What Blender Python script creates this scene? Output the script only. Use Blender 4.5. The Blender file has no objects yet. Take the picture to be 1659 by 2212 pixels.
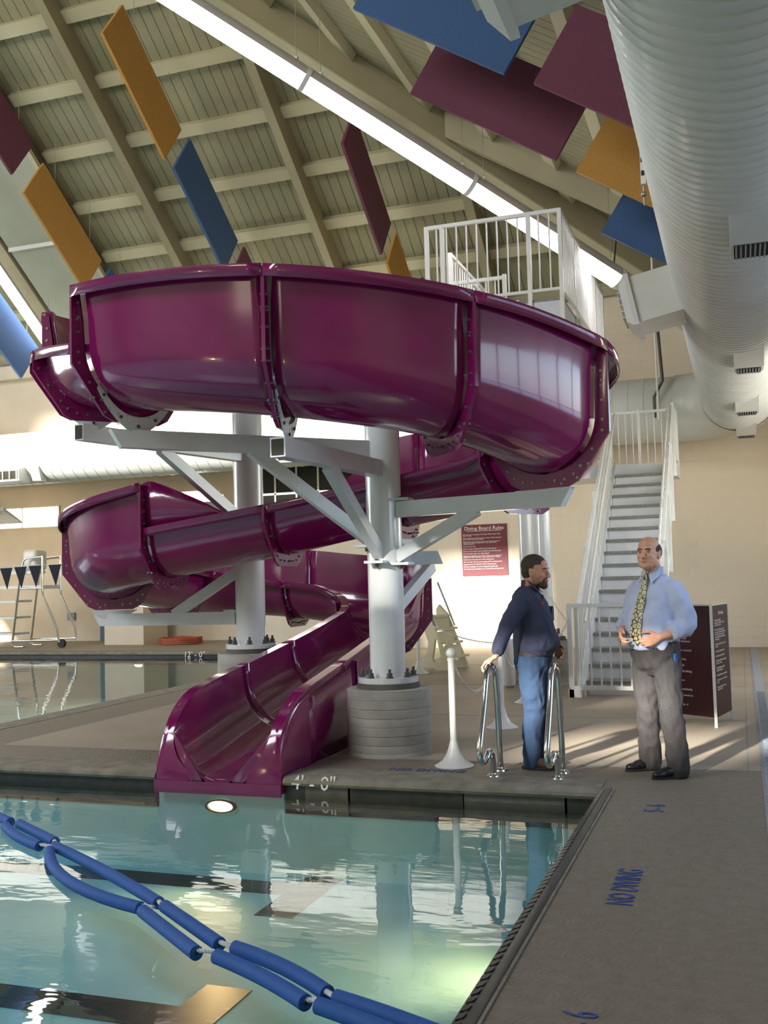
import bpy, bmesh, math, random
from math import sin, cos, pi, radians, sqrt, atan2, hypot
from mathutils import Vector as V, Matrix, noise
random.seed(7)
SC = bpy.context.scene
COL = SC.collection

# ---------------------------------------------------------------- camera
F_PX = 2200.0
cam_d = bpy.data.cameras.new('camera'); cam = bpy.data.objects.new('camera', cam_d); COL.objects.link(cam)
yv = V((771.5, 120, F_PX)).normalized()
uv = -V((.027, 1, -140.8/F_PX)); uv = (uv - uv.dot(yv)*yv).normalized()
xv = yv.cross(uv)
Rm = Matrix((xv, yv, uv))                       # photo axes (right, down, forward) -> world
right = Rm @ V((1, 0, 0)); up = Rm @ V((0, -1, 0)); back = Rm @ V((0, 0, -1))
cam.matrix_world = Matrix(((right.x, up.x, back.x, 0), (right.y, up.y, back.y, 0), (right.z, up.z, back.z, 1.6), (0, 0, 0, 1)))
cam_d.sensor_fit = 'VERTICAL'; cam_d.sensor_height = 36; cam_d.lens = F_PX/2212*36
cam_d.clip_start = .05; cam_d.clip_end = 400
SC.camera = cam

# ---------------------------------------------------------------- world, sun, exposure
SUN_AZ, SUN_EL = V((.30, .954, 0)).normalized(), radians(20)
sun_dir = V((SUN_AZ.x*cos(SUN_EL), SUN_AZ.y*cos(SUN_EL), -sin(SUN_EL)))
w = bpy.data.worlds.new('sky'); SC.world = w; w.use_nodes = True
nt = w.node_tree; bg = nt.nodes['Background']
sky = nt.nodes.new('ShaderNodeTexSky'); sky.sky_type = 'NISHITA'; sky.sun_disc = False
sky.sun_elevation = SUN_EL; sky.sun_rotation = atan2(-SUN_AZ.x, -SUN_AZ.y)
nt.links.new(sky.outputs[0], bg.inputs[0]); bg.inputs[1].default_value = 0.55
sd = bpy.data.lights.new('sun', 'SUN'); sd.energy = 19; sd.angle = radians(2.2); sd.color = (1, .95, .88)
so = bpy.data.objects.new('sun', sd); COL.objects.link(so); so.location = (-10, -30, 30)
so.rotation_euler = (-sun_dir).to_track_quat('Z', 'Y').to_euler()
def area(name, loc, target, sx, sy, power, color):
    d = bpy.data.lights.new(name, 'AREA'); d.shape = 'RECTANGLE'; d.size = sx; d.size_y = sy; d.energy = power; d.color = color
    o = bpy.data.objects.new(name, d); COL.objects.link(o); o.location = loc
    o.rotation_euler = (V(loc)-V(target)).to_track_quat('Z', 'Y').to_euler()
    return o
# area lamps standing in for daylight from behind and beside the camera
area('daylight_back_windows', (-9, -3.6, 11.0), (-7, 9, 0), 14, 5, 2500, (.90, .95, 1))
area('daylight_right_windows', (3.1, 7.6, 3.5), (-6, 7.6, 3.0), 6.4, 2.4, 110, (.42, .60, 1))
area('daylight_right_far_windows', (2.4, 15.5, 3.2), (-6, 19, 1.6), 6, 2.0, 150, (1, .96, .90))  # added fill that brightens the far right wall and the stairs
area('daylight_left_windows', (-24.6, 10, 4.0), (-10, 12, 2.5), 12, 4, 800, (.9, .95, 1))  # added ambient fill from an unseen left side
vs = SC.view_settings; vs.view_transform = 'Standard'; vs.look = 'None'; vs.gamma = 1; vs.use_curve_mapping = False
vs.exposure = 0.3
SC.cycles.max_bounces = 7; SC.cycles.diffuse_bounces = 3; SC.cycles.glossy_bounces = 4; SC.cycles.transparent_max_bounces = 12
SC.cycles.transmission_bounces = 4; SC.cycles.sample_clamp_indirect = 4; SC.cycles.caustics_reflective = False; SC.cycles.caustics_refractive = False

# ---------------------------------------------------------------- materials
def srgb(r, g, b):
    f = lambda c: (c/255/12.92) if c/255 <= .04045 else ((c/255+.055)/1.055)**2.4
    return (f(r), f(g), f(b), 1)
def mat(name, col, rough=.5, metal=0, coat=0, nscale=0, namp=.15, bump=0, bscale=60, emis=None, spec=.5, col2=None, stretch=None):
    m = bpy.data.materials.new(name); m.use_nodes = True
    t = m.node_tree; p = t.nodes['Principled BSDF']; L = t.links.new
    p.inputs['Base Color'].default_value = col; p.inputs['Roughness'].default_value = rough; p.inputs['Metallic'].default_value = metal
    p.inputs['Coat Weight'].default_value = coat; p.inputs['Coat Roughness'].default_value = .06; p.inputs['Specular IOR Level'].default_value = spec
    tc = t.nodes.new('ShaderNodeTexCoord'); src = tc.outputs['Object']
    if stretch:
        mp = t.nodes.new('ShaderNodeMapping'); mp.inputs['Scale'].default_value = stretch; L(src, mp.inputs[0]); src = mp.outputs[0]
    if nscale:
        n = t.nodes.new('ShaderNodeTexNoise'); n.inputs['Scale'].default_value = nscale; n.inputs['Detail'].default_value = 5; L(src, n.inputs['Vector'])
        mx = t.nodes.new('ShaderNodeMix'); mx.data_type = 'RGBA'
        c2 = col2 or tuple(max(0, c*(1-namp*2)) for c in col[:3])+(1,)
        c1 = col if col2 else tuple(min(1, c*(1+namp)) for c in col[:3])+(1,)
        r = t.nodes.new('ShaderNodeMapRange'); r.inputs[1].default_value = .3; r.inputs[2].default_value = .7; L(n.outputs[0], r.inputs[0])
        L(r.outputs[0], mx.inputs['Factor']); mx.inputs['A'].default_value = c1; mx.inputs['B'].default_value = c2
        L(mx.outputs['Result'], p.inputs['Base Color'])
    if bump:
        n2 = t.nodes.new('ShaderNodeTexNoise'); n2.inputs['Scale'].default_value = bscale; n2.inputs['Detail'].default_value = 4; L(src, n2.inputs['Vector'])
        b = t.nodes.new('ShaderNodeBump'); b.inputs['Strength'].default_value = bump; b.inputs['Distance'].default_value = .01
        L(n2.outputs[0], b.inputs['Height']); L(b.outputs[0], p.inputs['Normal'])
    if emis:
        p.inputs['Emission Color'].default_value = emis[0]; p.inputs['Emission Strength'].default_value = emis[1]
    return m
M = {}
M['purple'] = mat('purple gelcoat', srgb(124, 16, 86), .17, 0, .7, 2.2, .10)
M['purple_in'] = mat('purple flume lining', srgb(128, 24, 86), .26, 0, .5, 2.0, .10)
M['white_steel'] = mat('white painted steel', srgb(214, 218, 222), .28, 0, .3, 6, .03)
M['column'] = mat('white gloss column paint', srgb(226, 228, 228), .2, 0, .5, 3, .03)
M['rail_white'] = mat('white railing paint', srgb(232, 232, 226), .4, 0, 0, 5, .03)
M['bolt'] = mat('zinc bolts', srgb(150, 150, 150), .35, .9)
M['dark_steel'] = mat('dull steel bolts', srgb(95, 95, 92), .5, .7)
M['chrome'] = mat('polished stainless', srgb(215, 215, 212), .10, 1)
M['concrete'] = mat('cast concrete', srgb(172, 168, 158), .85, 0, 0, 3.5, .12, .5, 25)
M['concrete_dark'] = mat('damp grout', srgb(96, 92, 84), .8, 0, 0, 8, .15, .5, 40)
M['coping'] = mat('concrete coping', srgb(138, 131, 117), .8, 0, 0, 7, .16, .5, 60)
M['tile_dark'] = mat('dark gutter tile', srgb(52, 50, 48), .35, 0, 0, 9, .25)
M['tile_mid'] = mat('grey gutter tile', srgb(98, 94, 88), .45, 0, 0, 9, .15)
M['wall'] = mat('cream block paint', srgb(224, 211, 188), .75, 0, 0, 1.2, .04, .25, 40)
M['wall_up'] = mat('upper cream block paint', srgb(224, 211, 188), .75, 0, 0, 1.2, .04, .2, 40)
M['plank'] = mat('painted roof decking', srgb(146, 142, 112), .7, 0, 0, 1.5, .06)
M['gap'] = mat('dark board joint', srgb(60, 56, 44), .9)
M['girder'] = mat('painted girder', srgb(158, 150, 120), .6, 0, 0, 1, .05)
M['purlin'] = mat('painted purlin', srgb(188, 182, 150), .6, 0, 0, 1, .04)
M['duct'] = mat('white painted spiral duct', srgb(205, 207, 200), .38, 0, .1, 2, .03)
M['duct_box'] = mat('white painted sheet metal', srgb(214, 215, 208), .4, 0, 0, 4, .03)
M['blue'] = mat('blue fabric panel', srgb(62, 92, 135), .9, 0, 0, 30, .05, .2, 300)
M['plum'] = mat('plum fabric panel', srgb(108, 58, 76), .9, 0, 0, 30, .05, .2, 300)
M['ochre'] = mat('ochre fabric panel', srgb(186, 138, 66), .9, 0, 0, 30, .05, .2, 300)
M['noodle'] = mat('blue foam', srgb(28, 84, 160), .7, 0, 0, 20, .05, .3, 250)
M['rope'] = mat('white rope', srgb(220, 222, 225), .8, 0, 0, 60, .1)
M['pool'] = mat('pool plaster', srgb(166, 222, 234), .6, 0, 0, 2, .04)
M['black_tile'] = mat('black lane tile', srgb(14, 14, 16), .4, 0, 0, 14, .3)
M['plastic_white'] = mat('white plastic', srgb(228, 226, 220), .35)
M['sign_red'] = mat('maroon sign face', srgb(104, 16, 28), .4)
M['sign_dark'] = mat('dark maroon sign face', srgb(58, 14, 22), .4)
M['letter'] = mat('white lettering', srgb(236, 232, 228), .5)
M['blue_paint'] = mat('worn blue stencil paint', srgb(52, 80, 150), .8, 0, 0, 30, .3)
M['tread'] = mat('grey non slip tread', srgb(146, 146, 142), .8, 0, 0, 30, .15, .4, 200)
M['riser'] = mat('white stair riser', srgb(240, 242, 244), .5, 0, 0, 4, .04)
M['tan'] = mat('tan moulded plastic', srgb(216, 208, 172), .5, 0, 0, 3, .05)
M['black'] = mat('black rubber', srgb(20, 20, 22), .6)
M['pennant'] = mat('dark pennant', srgb(22, 24, 40), .8)
M['hose'] = mat('orange hose', srgb(166, 82, 58), .6)
M['glass_dark'] = mat('dark window glass', srgb(34, 34, 32), .12)
M['mullion'] = mat('cream mullion', srgb(205, 200, 180), .5)
M['door'] = mat('tan door', srgb(150, 112, 70), .6)
M['door_frame'] = mat('blue grey door frame', srgb(88, 118, 140), .5)
M['grate'] = mat('pale drain grate', srgb(150, 156, 166), .6, 0, 0, 40, .12)
M['emblem'] = mat('silver sticker', srgb(205, 200, 210), .4)
M['tube_lit'] = mat('glowing diffuser', srgb(255, 255, 255), .5, emis=((1, .95, .98, 1), 9))
M['lamp_lit'] = mat('glowing lamp', srgb(255, 255, 255), .5, emis=((1, .97, .9, 1), 6))  # alcove lamp lenses, and the added glowing panes
M['pool_lamp'] = mat('pool lamp lens', srgb(255, 240, 200), .5, emis=((1, .82, .5, 1), 7))
M['wire'] = mat('thin cable', srgb(150, 150, 135), .5)
# tube housing: clear diffuser top
M['tube_house'] = mat('translucent lamp housing', srgb(196, 188, 178), .35, emis=None)

def deck_mat():
    m = bpy.data.materials.new('broom swirled deck concrete'); m.use_nodes = True
    t = m.node_tree; L = t.links.new; p = t.nodes['Principled BSDF']
    g = t.nodes.new('ShaderNodeNewGeometry'); sep = t.nodes.new('ShaderNodeSeparateXYZ'); L(g.outputs['Position'], sep.inputs[0])
    def noisen(sc, det=4, src=g.outputs['Position']):
        n = t.nodes.new('ShaderNodeTexNoise'); n.inputs['Scale'].default_value = sc; n.inputs['Detail'].default_value = det; L(src, n.inputs['Vector']); return n.outputs[0]
    def math_(op, a, b, c=None):
        n = t.nodes.new('ShaderNodeMath'); n.operation = op
        for i, q in enumerate((a, b, c)):
            if q is None: continue
            if isinstance(q, (int, float)): n.inputs[i].default_value = q
            else: L(q, n.inputs[i])
        return n.outputs[0]
    def mixc(f, a, b):
        n = t.nodes.new('ShaderNodeMix'); n.data_type = 'RGBA'; L(f, n.inputs['Factor'])
        for k, q in (('A', a), ('B', b)):
            if isinstance(q, tuple): n.inputs[k].default_value = q
            else: L(q, n.inputs[k])
        return n.outputs['Result']
    x, y = sep.outputs[0], sep.outputs[1]
    # textured border: within 1 m of the pools
    b1 = math_('MULTIPLY', math_('LESS_THAN', y, 8.62), math_('LESS_THAN', x, .1))
    b2 = math_('MULTIPLY', math_('GREATER_THAN', x, -8.3), math_('LESS_THAN', x, -7.2))
    border = math_('MAXIMUM', b1, b2)
    big = mixc(noisen(1.1), srgb(140, 127, 108), srgb(172, 160, 141))
    fine = mixc(noisen(14), srgb(104, 94, 81), srgb(136, 125, 109))
    c = mixc(border, big, fine)
    spk = t.nodes.new('ShaderNodeMapRange'); L(noisen(90, 2), spk.inputs[0]); spk.inputs[1].default_value = .66; spk.inputs[2].default_value = .74
    c = mixc(math_('MULTIPLY', spk.outputs[0], .35), c, srgb(190, 182, 168))
    L(c, p.inputs['Base Color']); p.inputs['Roughness'].default_value = .62
    # swirls: repeated arcs
    mp = t.nodes.new('ShaderNodeMapping'); L(g.outputs['Position'], mp.inputs[0]); mp.inputs['Scale'].default_value = (8, 8, 8)
    v = t.nodes.new('ShaderNodeTexVoronoi'); v.inputs['Scale'].default_value = 1; L(mp.outputs[0], v.inputs['Vector'])
    rings = math_('MULTIPLY', math_('SINE', math_('MULTIPLY', v.outputs['Distance'], 30), 0), math_('MULTIPLY', border, .16))
    h = math_('ADD', rings, math_('MULTIPLY', noisen(45), 1.1))
    b = t.nodes.new('ShaderNodeBump'); b.inputs['Strength'].default_value = .55; b.inputs['Distance'].default_value = .008
    L(h, b.inputs['Height']); L(b.outputs[0], p.inputs['Normal'])
    return m
M['deck'] = deck_mat()
def water_mat():
    m = bpy.data.materials.new('pool water'); m.use_nodes = True
    t = m.node_tree; L = t.links.new; t.nodes.clear()
    o = t.nodes.new('ShaderNodeOutputMaterial'); tr = t.nodes.new('ShaderNodeBsdfTransparent'); gl = t.nodes.new('ShaderNodeBsdfGlossy')
    mx = t.nodes.new('ShaderNodeMixShader'); fr = t.nodes.new('ShaderNodeFresnel'); fr.inputs[0].default_value = 1.33
    tr.inputs[0].default_value = (.88, .99, .99, 1); gl.inputs['Roughness'].default_value = .015; gl.inputs[0].default_value = (1, 1, 1, 1)
    g = t.nodes.new('ShaderNodeNewGeometry'); n = t.nodes.new('ShaderNodeTexNoise'); n.inputs['Scale'].default_value = 2.6; n.inputs['Detail'].default_value = 3
    mp = t.nodes.new('ShaderNodeMapping'); mp.inputs['Scale'].default_value = (.7, 1.6, 1); L(g.outputs['Position'], mp.inputs[0]); L(mp.outputs[0], n.inputs['Vector'])
    b = t.nodes.new('ShaderNodeBump'); b.inputs['Strength'].default_value = .06; b.inputs['Distance'].default_value = .05
    L(n.outputs[0], b.inputs['Height']); L(b.outputs[0], gl.inputs['Normal']); L(b.outputs[0], fr.inputs['Normal'])
    L(fr.outputs[0], mx.inputs[0]); L(tr.outputs[0], mx.inputs[1]); L(gl.outputs[0], mx.inputs[2]); L(mx.outputs[0], o.inputs[0])
    return m
M['water'] = water_mat()

# ---------------------------------------------------------------- helpers
class MB:
    def __init__(s): s.v = []; s.f = []
    def add(s, vs, fs):
        n = len(s.v); s.v += [tuple(q) for q in vs]; s.f += [tuple(i+n for i in f) for f in fs]; return s
    def box(s, lo, hi):
        (a, b, c), (d, e, f) = lo, hi
        return s.add([(a,b,c),(d,b,c),(d,e,c),(a,e,c),(a,b,f),(d,b,f),(d,e,f),(a,e,f)],
              [(0,3,2,1),(4,5,6,7),(0,1,5,4),(1,2,6,5),(2,3,7,6),(3,0,4,7)])
    def beam(s, a, b, w, h, upv=(0,0,1), cut=0, cut2=0):       # rectangular bar; cut slants the ends
        a, b = V(a), V(b); t = (b-a).normalized(); sd_ = t.cross(V(upv)).normalized(); u = sd_.cross(t)
        vs = []
        for p, c in ((a, cut), (b, -cut2)):
            for (i, j) in ((-1,-1),(1,-1),(1,1),(-1,1)):
                vs.append(p + sd_*(w/2*i) + u*(h/2*j) + t*(c*(1 if j < 0 else 0)))
        return s.add(vs, [(0,3,2,1),(4,5,6,7),(0,1,5,4),(1,2,6,5),(2,3,7,6),(3,0,4,7)])
    def tube(s, pts, r, n=10, cap=True, closed=False):
        pts = [V(p) for p in pts]; rs = r if isinstance(r, (list, tuple)) else [r]*len(pts)
        base = len(s.v); N = len(pts); prev = None
        for i, p in enumerate(pts):
            if closed: t = (pts[(i+1) % N]-pts[i-1]).normalized()
            else: t = (pts[min(i+1, N-1)]-pts[max(i-1, 0)]).normalized()
            if prev is None:
                ref = V((0,0,1)) if abs(t.z) < .9 else V((1,0,0)); u = t.cross(ref).normalized()
            else:
                u = (prev - prev.dot(t)*t).normalized()
            prev = u; w_ = t.cross(u)
            for k in range(n):
                a = 2*pi*k/n; s.v.append(tuple(p + (u*cos(a)+w_*sin(a))*rs[i]))
        for i in range(N if closed else N-1):
            for k in range(n):
                a = base+i*n+k; b = base+i*n+(k+1) % n; j = (i+1) % N
                s.f.append((a, b, base+j*n+(k+1) % n, base+j*n+k))
        if cap and not closed:
            s.f.append(tuple(base+k for k in range(n))[::-1]); s.f.append(tuple(base+(N-1)*n+k for k in range(n)))
        return s
    def lathe(s, prof, n=24, c=(0,0,0), cap=True):
        base = len(s.v)
        for (r, z) in prof:
            for k in range(n):
                a = 2*pi*k/n; s.v.append((c[0]+r*cos(a), c[1]+r*sin(a), c[2]+z))
        for i in range(len(prof)-1):
            for k in range(n):
                s.f.append((base+i*n+k, base+i*n+(k+1) % n, base+(i+1)*n+(k+1) % n, base+(i+1)*n+k))
        if cap:
            s.f.append(tuple(base+k for k in range(n))[::-1]); s.f.append(tuple(base+(len(prof)-1)*n+k for k in range(n)))
        return s
    def sphere(s, c, r, n=10, m=6, sc=(1,1,1)):
        prof = []
        base = len(s.v); c = V(c)
        for i in range(m+1):
            a = -pi/2+pi*i/m
            for k in range(n):
                b = 2*pi*k/n; s.v.append((c.x+r*sc[0]*cos(a)*cos(b), c.y+r*sc[1]*cos(a)*sin(b), c.z+r*sc[2]*sin(a)))
        for i in range(m):
            for k in range(n):
                s.f.append((base+i*n+k, base+i*n+(k+1) % n, base+(i+1)*n+(k+1) % n, base+(i+1)*n+k))
        return s
    def grid(s, rows):          # rows of equal length point lists
        base = len(s.v); n = len(rows[0])
        for r in rows: s.v += [tuple(q) for q in r]
        for i in range(len(rows)-1):
            for k in range(n-1):
                s.f.append((base+i*n+k, base+i*n+k+1, base+(i+1)*n+k+1, base+(i+1)*n+k))
        return s
    def prism(s, poly, off):     # polygon of 3d points extruded by vector off
        base = len(s.v); n = len(poly); off = V(off)
        s.v += [tuple(q) for q in poly]; s.v += [tuple(V(q)+off) for q in poly]
        s.f.append(tuple(base+i for i in range(n))[::-1]); s.f.append(tuple(base+n+i for i in range(n)))
        for i in range(n): s.f.append((base+i, base+(i+1) % n, base+n+(i+1) % n, base+n+i))
        return s
    def mesh(s, name, m=None, smooth=False, origin=None, merge=False):
        me = bpy.data.meshes.new(name)
        vs = s.v if origin is None else [tuple(V(q)-V(origin)) for q in s.v]
        me.from_pydata(vs, [], s.f)
        bm = bmesh.new(); bm.from_mesh(me)
        if merge: bmesh.ops.remove_doubles(bm, verts=bm.verts, dist=1e-4)
        bmesh.ops.recalc_face_normals(bm, faces=bm.faces); bm.to_mesh(me); bm.free()
        if m: me.materials.append(M[m] if isinstance(m, str) else m)
        if smooth:
            for p in me.polygons: p.use_smooth = True
            try: me.set_sharp_from_angle(angle=radians(40))
            except Exception: pass
        me.update(); return me
    def build(s, name, m, parent=None, smooth=False, merge=False, **kw):
        me = s.mesh(name, m, smooth, merge=merge); return obj(name, me, parent, **kw)
def obj(name, me, parent=None, label=None, cat=None, group=None, kind=None, loc=None, bevel=0):
    o = bpy.data.objects.new(name, me); COL.objects.link(o)
    if loc: o.location = loc
    if parent:
        o.parent = parent
        if not loc: o.matrix_parent_inverse = parent.matrix_world.inverted() if parent.type == 'EMPTY' and False else Matrix.Identity(4)
    tag(o, label, cat, group, kind)
    if bevel:
        b = o.modifiers.new('bevel', 'BEVEL'); b.width = bevel; b.segments = 2; b.limit_method = 'ANGLE'
    return o
def tag(o, label=None, cat=None, group=None, kind=None):
    if label: o['label'] = label
    if cat: o['category'] = cat
    if group: o['group'] = group
    if kind: o['kind'] = kind
    return o
ORIG = {}
def thing(name, label, cat, loc=(0,0,0), group=None, kind=None, rz=0):
    o = bpy.data.objects.new(name, None); COL.objects.link(o); o.location = loc; o.rotation_euler = (0, 0, rz); o.empty_display_size = .1
    return tag(o, label, cat, group, kind)
def part(mb, name, m, parent, smooth=False, merge=False, **kw):
    """part built in world coordinates, stored relative to its thing's base"""
    org = V((0,0,0)); p = parent
    while p is not None: org += p.location; p = p.parent
    me = mb.mesh(name, m, smooth, origin=org, merge=merge)
    return obj(name, me, parent, **kw)
def flat(t_, cx, size, ax, ay, org, m, name, parent, depth=.002, align='LEFT', sx=1, **kw):
    """lettering: text laid out along ax (reading direction) and ay (letter up) from org"""
    cu = bpy.data.curves.new('txt', 'FONT'); cu.body = t_; cu.size = size; cu.extrude = depth; cu.align_x = align; cu.resolution_u = 2
    if cx: cu.space_line = cx
    to = bpy.data.objects.new('txt', cu); COL.objects.link(to)
    bpy.context.view_layer.update()
    me = bpy.data.meshes.new_from_object(to.evaluated_get(bpy.context.evaluated_depsgraph_get()))
    bpy.data.objects.remove(to); bpy.data.curves.remove(cu)
    ax, ay = V(ax).normalized(), V(ay).normalized(); az = ax.cross(ay)
    base = V((0,0,0)); p = parent
    while p is not None: base += p.location; p = p.parent
    for v in me.vertices:
        c = v.co; v.co = V(org)+ax*c.x*sx+ay*c.y+az*c.z-base
    me.materials.clear(); me.materials.append(M[m])
    me.name = name
    return obj(name, me, parent, **kw)
# ================================================================ SETTING
YW = 21.85          # far wall
XR = 2.5            # right wall
XL = -25.0          # left wall
YB = -4.0           # window wall behind the camera
YE, XE = 7.70, -1.0  # near pool edges
FPX, FPY0, FPY1 = -8.3, 9.2, 20.9   # far pool
ZW = -.13
A0, TA = 23.7, .74      # roof plane descending away:  z = A0 - TA*y
B0, TB = 7.21, .63      # roof plane descending right: z = B0 - TB*x
RY = 9.0                # ridge
RZ = A0-TA*RY
def hipY(x): return (A0-B0+TB*x)/TA
def hipX(y): return (TA*y-A0+B0)/TB

# floor
fl = MB()
T = -.3
def slab(x0, x1, y0, y1, z=0): fl.box((x0, y0, T), (x1, y1, z))
slab(XE, XR, YB, YE); slab(FPX, -4.79, YE, 9.45); slab(-3.59, XR, YE, 9.45); slab(FPX, XR, 9.45, YW); fl.box((-4.79, YE+.001, T), (-3.59, 9.45, -.16)); slab(XL, FPX, YE, FPY0); slab(XL, FPX, FPY1, 25.2)
slab(FPX, -10.9+0, YW, 25.2) if False else None
slab(FPX, -8.29, YW, YW+.01)
o = fl.build('floor', 'deck', kind='structure')
# tooled joints and drain
j = MB()
j.box((FPX+.1, 8.60, -.002), (.1, 8.625, .003)); j.box((-.03, 8.6, -.002), (-.015, 21.8, .002))
for yy in (11.4, 14.6, 17.8): j.box((-8.2, yy, -.002), (-.03, yy+.012, .002))
j.box((.075, YB, -.002), (.1, 21.8, .004))
j.build('trim_1', 'tread', kind='structure')
gr = thing('floor_drain', 'long pale narrow drain grate set in the deck along the right edge of the photo', 'drain', (.16, 8, 0))
part(MB().box((.1, YB+.1, -.01), (.22, 21.7, .006)), 'channel', 'grate', gr)
sl = MB()
y = 2.5
while y < 14: sl.box((.115, y, .006), (.205, y+.03, .011)); y += .06
part(sl, 'slot_rows', 'grate', gr, kind='stuff')
# copings of the near pool
def coping(name, a, b, out, label_parent=None):
    """rounded concrete nose from a to b; out = horizontal direction towards the water"""
    a, b, out = V(a), V(b), V(out)
    prof = [(-.34, .004), (-.02, .006), (.03, .0), (.055, -.02), (.06, -.045), (.045, -.068), (.0, -.075), (-.34, -.075)]
    m = MB(); n = 24; rows = []
    for i in range(n+1):
        p = a.lerp(b, i/n); rows.append([p+out*u+V((0,0,z)) for u, z in prof+[prof[0]]])
    m.grid(rows); return m
gx0, gx1 = -4.77, -3.62   # slide mouth
cp = thing('pool_coping', 'rounded grey concrete edge of the near pool running from the slide mouth to the corner', 'coping', (-2.3, YE, 0))
part(coping('c', (gx1+.02, YE, 0), (XE-.05, YE, 0), (0,-1,0)), 'concrete_nose', 'coping', cp, True)
for i, (x0, x1, mm) in enumerate([(gx1+.02, gx1+.2, 'tile_dark'), (gx1+.2, -3.05, 'tile_mid'), (-3.03, -2.1, 'tile_dark'), (-2.09, -1.32, 'tile_mid'), (-1.3, XE, 'tile_dark')]):
    part(MB().box((x0, YE-.012, -.3), (x1, YE+.02, -.075)), 'tile', mm, cp)
flat("4' - 0\"", None, .16, (1,0,0), (0,.25,1), (-3.52, YE-.068, -.09), 'letter', 'lettering', cp)
cp = thing('pool_coping', 'rounded grey concrete edge of the near pool left of the slide mouth', 'coping', (-8, YE, 0))
part(coping('c', (XL, YE, 0), (gx0-.02, YE, 0), (0,-1,0)), 'concrete_nose', 'coping', cp, True)
part(MB().box((XL, YE-.012, -.3), (gx0-.02, YE+.02, -.075)), 'tile', 'tile_dark', cp)
cp = thing('gutter_edge', 'dark ribbed bullnose edge running up the right side of the near pool', 'coping', (XE, 3, 0))
m_ = MB(); yy = YB
pr = [(.035, .012), (-.01, .016), (-.045, .0), (-.062, -.035), (-.06, -.08), (-.03, -.14), (.035, -.14)]
part(MB().grid([[(XE+u, q, z) for u, z in pr+[pr[0]]] for q in (YB, YE)]), 'edge_strip', 'tile_dark', cp, True)
nb = 0
yy = 1.9
while yy < YE-.05:
    seg = MB(); seg.grid([[(XE+u*1.10-.002, q, z*1.06+.004) for u, z in pr[1:6]] for q in (yy, yy+.055)])
    m_.add(seg.v, seg.f); yy += .075
part(m_, 'ribs', 'tile_dark', cp, kind='stuff')
part(MB().box((XE+.035, YB, -.01), (XE+.05, YE, .008)), 'grout_line', 'coping', cp)
# pool basins
pb = MB(); ZF = -.80
for (x0, x1, y0, y1, zf) in ((XL, XE, YB, YE, ZF), (XL, FPX, FPY0, FPY1, -1.1)):
    pb.add([(x0,y0,zf),(x1,y0,zf),(x1,y1,zf),(x0,y1,zf)], [(0,1,2,3)])
    for a, b in (((x0,y0),(x1,y0)),((x1,y0),(x1,y1)),((x1,y1),(x0,y1)),((x0,y1),(x0,y0))):
        pb.add([(*a,zf),(*b,zf),(*b,-.05),(*a,-.05)], [(0,1,2,3)])
pb.build('pool_basin', 'pool', kind='structure')
for (xa, ya, yb, lb) in ((-3.42, 7.22, 7.50, 'black T ended lane line on the pool floor just below the slide mouth'), (-3.12, 4.92, 5.20, 'black T ended lane line on the pool floor in the lower left corner')):
    t = thing('lane_line', lb, 'lane line', (xa, ya, ZF))
    part(MB().box((XL+.5, ya, ZF+.002), (xa, yb, ZF+.006)), 'line_stem', 'black_tile', t)
    part(MB().box((xa+.001, (ya+yb)/2-.62, ZF+.002), (xa+.30, min(YE, (ya+yb)/2+.46), ZF+.006)), 'line_end', 'black_tile', t)
# water
wt = MB()
wt.add([(XL,YB,ZW),(XE-.03,YB,ZW),(XE-.03,YE,ZW),(XL,YE,ZW)], [(0,1,2,3)])
tag(wt.build('pool_water', 'water'), 'teal water filling the near pool in the foreground', 'water', kind='stuff')
wt = MB(); wt.add([(XL,FPY0,ZW),(FPX,FPY0,ZW),(FPX,FPY1,ZW),(XL,FPY1,ZW)], [(0,1,2,3)])
tag(wt.build('pool_water', 'water'), 'pale reflecting water of the deep pool at the left behind the deck', 'water', kind='stuff')
cp = thing('pool_coping', 'dark grey far edge of the deep pool marked with its depth', 'coping', (-12, FPY1, 0))
part(coping('c', (XL, FPY1, 0), (FPX, FPY1, 0), (0,-1,0)), 'concrete_nose', 'coping', cp, True)
part(MB().box((XL, FPY1-.02, -.3), (FPX, FPY1+.02, -.08)), 'tile', 'tile_dark', cp)
flat("12' - 0\"", None, .19, (1,0,0), (0,.2,1), (-12.25, FPY1-.085, -.12), 'letter', 'lettering', cp)
cp = thing('pool_coping', 'concrete edge of the deep pool beside the slide', 'coping', (FPX, 14, 0))
part(coping('c', (FPX, FPY0, 0), (FPX, FPY1, 0), (-1,0,0)), 'concrete_nose', 'coping', cp, True)
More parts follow.
